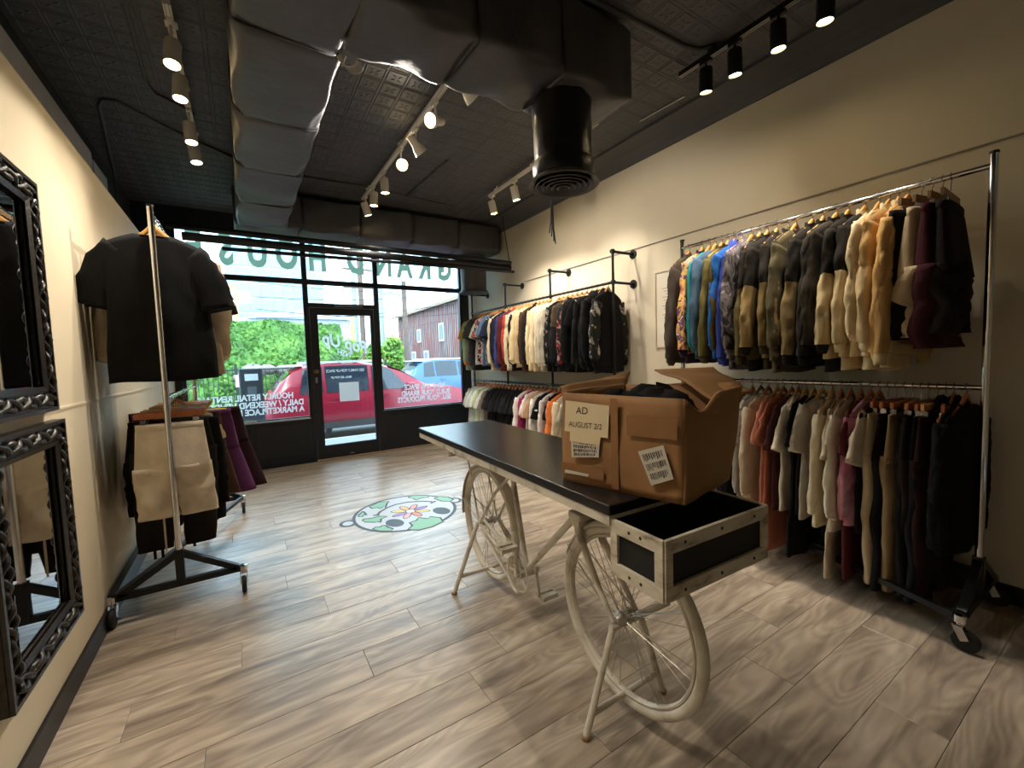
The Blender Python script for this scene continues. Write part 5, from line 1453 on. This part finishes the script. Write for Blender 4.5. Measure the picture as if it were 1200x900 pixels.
MB().add([(-.5, .35, hb-.1), (BL+.3, .35, hb-.1), (BL+.3, -4.5, hb+2.3), (-.5, -4.5, hb+2.3), (-.5, -9.3, hb-.1), (BL+.3, -9.3, hb-.1)], [(0, 1, 2, 3), (3, 2, 5, 4)]).build('roof', M('barn_roof', (150, 166, 186), .7, var=.08), bn)
MB().box(-.5, BL+.3, .33, .40, hb-.18, hb-.02).build('gutter', M('gutter', (150, 130, 110), .6), bn)
MB().box(-.02, .0, -9, 0, 0, hb+.2).build('gable_trim', M('gutter', (150, 130, 110), .6), bn)
for u, z, w, h in ((.30, 3.3, .8, 1.1), (.62, 3.3, .7, .9), (.86, 3.4, .6, .8), (.52, 1.5, .8, 1.5), (.72, 1.5, .8, 1.5)):
    f = MB().box(BL*u-w/2, BL*u+w/2, .0, .05, z-h/2, z+h/2).build('window', M('barn_trim', (206, 204, 200), .7), bn)
    MB().box(BL*u-w/2+.1, BL*u+w/2-.1, .04, .06, z-h/2+.1, z+h/2-.1).build('pane', M('barn_pane', (120, 134, 150), .2), f)
for q in (.35, .75): MB().tube([(BL*q, -4.3, hb+2), (BL*q, -4.3, hb+3.3)], .22, 10).build('chimney', M('vent_grey', (150, 160, 160)), bn)
# poles and wires
POLE = M('utility_pole_wood', (104, 88, 80), .85, var=.15, scale=6); POLEG = M('pole_grey', (150, 162, 166), .6, .3)
def pole(px, pyt, Y, r, mat, label, arms=0):
    b = on_y(px, 440, Y); top = on_y(px-2, pyt, Y)
    t = thing('utility_pole', label, 'utility pole', (b.x, Y, -.2))
    MB().tube([(0, 0, 0), (0, 0, top.z+.2)], [r, r*.75], 12).build('shaft', mat, t, True)
    for i in range(arms):
        z = top.z-.4-i*1.2
        MB().box(-1.1, 1.1, -.06, .06, z-.06, z+.06).build('crossarm', mat, t)
        for xx in (-.95, -.5, .5, .95): MB().lathe([(.05, 0), (.06, .1), (.03, .16)], 8, (xx, 0, z+.06)).build('insulator', POLEG, t, True)
    return b, top
pole(478, 330, 19, .14, POLE, 'brown timber pole standing before the barn')
pole(450, 338, 26, .22, POLEG, 'thick grey steel lamp pole by the round tree', 0)
p = on_y(447, 345, 26); q = on_y(470, 347, 26)
o = MB().tube([p, on_y(458, 343, 26), q], .06, 8).build('lamp_arm', POLEG, None, True); tag(o, 'curved grey lamp arm above the round tree', 'lamp arm')
pole(428, 285, 30, .2, POLE, 'tall timber pole with crossarms seen over the door', 3)
pole(420, 300, 34, .22, POLEG, 'grey pole beside the tall crossarm pole', 1)
pole(416, 360, 24, .12, M('pole_yellow', (226, 190, 110), .6), 'yellow striped pole seen through the door glass')
for i, (ya, yb) in enumerate(((372, 352), (348, 340), (330, 338), (362, 366))):
    a = on_y(300, ya, 17.5); b = on_y(545, yb, 17.5); mid = (a+b)/2+Vector((0, 0, -.5))
    o = MB().tube([a*(1-t_)**2+mid*2*t_*(1-t_)+b*t_*t_ for t_ in [k_/14 for k_ in range(15)]], .012, 5).build('overhead_wire', IRON, None); tag(o, 'thin overhead wire strung above the street', 'wire', 'overhead wires')
def tree(px, py, Y, rx, rz, label, n=1600, seed=1):
    c = on_y(px, py, Y); t = thing('round_tree', label, 'tree', (c.x, Y, -.2)); rr = random.Random(seed)
    MB().tube([(0, 0, 0), (.05, 0, c.z*.6), (0, 0, c.z+.3)], [.16, .11, .05], 8).build('trunk', POLE, t, True)
    mb = MB()
    for i in range(n):
        while True:
            v = Vector((rr.uniform(-1, 1), rr.uniform(-1, 1), rr.uniform(-1, 1)))
            if .35 < v.length < 1: break
        p = Vector((v.x*rx, v.y*rx, c.z+.2+v.z*rz)); s_ = rr.uniform(.10, .2)
        e1 = Vector((rr.uniform(-1, 1), rr.uniform(-1, 1), rr.uniform(-1, 1))).normalized(); e2 = e1.orthogonal().normalized()
        mb.add([p-e1*s_, p-e2*s_*.6, p+e1*s_, p+e2*s_*.6], [(0, 1, 2, 3)])
    o = mb.build('foliage', ramp_mat('tree_leaf', [(60, 100, 44), (110, 150, 60), (160, 180, 80)], 1.2, 3, rough=.7), t); o['kind'] = 'stuff'
tree(461, 420, 22, .62, 1.15, 'round green tree between lamp pole and barn')
tree(440, 416, 21, .40, .55, 'loose green tree seen through the door glass', seed=2)
tree(411, 415, 20, .45, .6, 'dark green shrub at the end of the ivy bank', seed=3)
o = MB().box(0, 14, -.04, .04, .35, .45).box(0, 14, -.04, .04, .75, .85).build('guard_rail', M('rail_grey', (150, 158, 168), .5, .4), None); 
for i in range(6): MB().box(i*2.7, i*2.7+.12, -.06, .06, 0, .95).build('rail_post', M('rail_grey', (150, 158, 168)), o)
o.location = (e0.x-3.2, e0.y-1.2, -.2); tag(o, 'grey guard rail along the lot before the barn', 'guard rail')
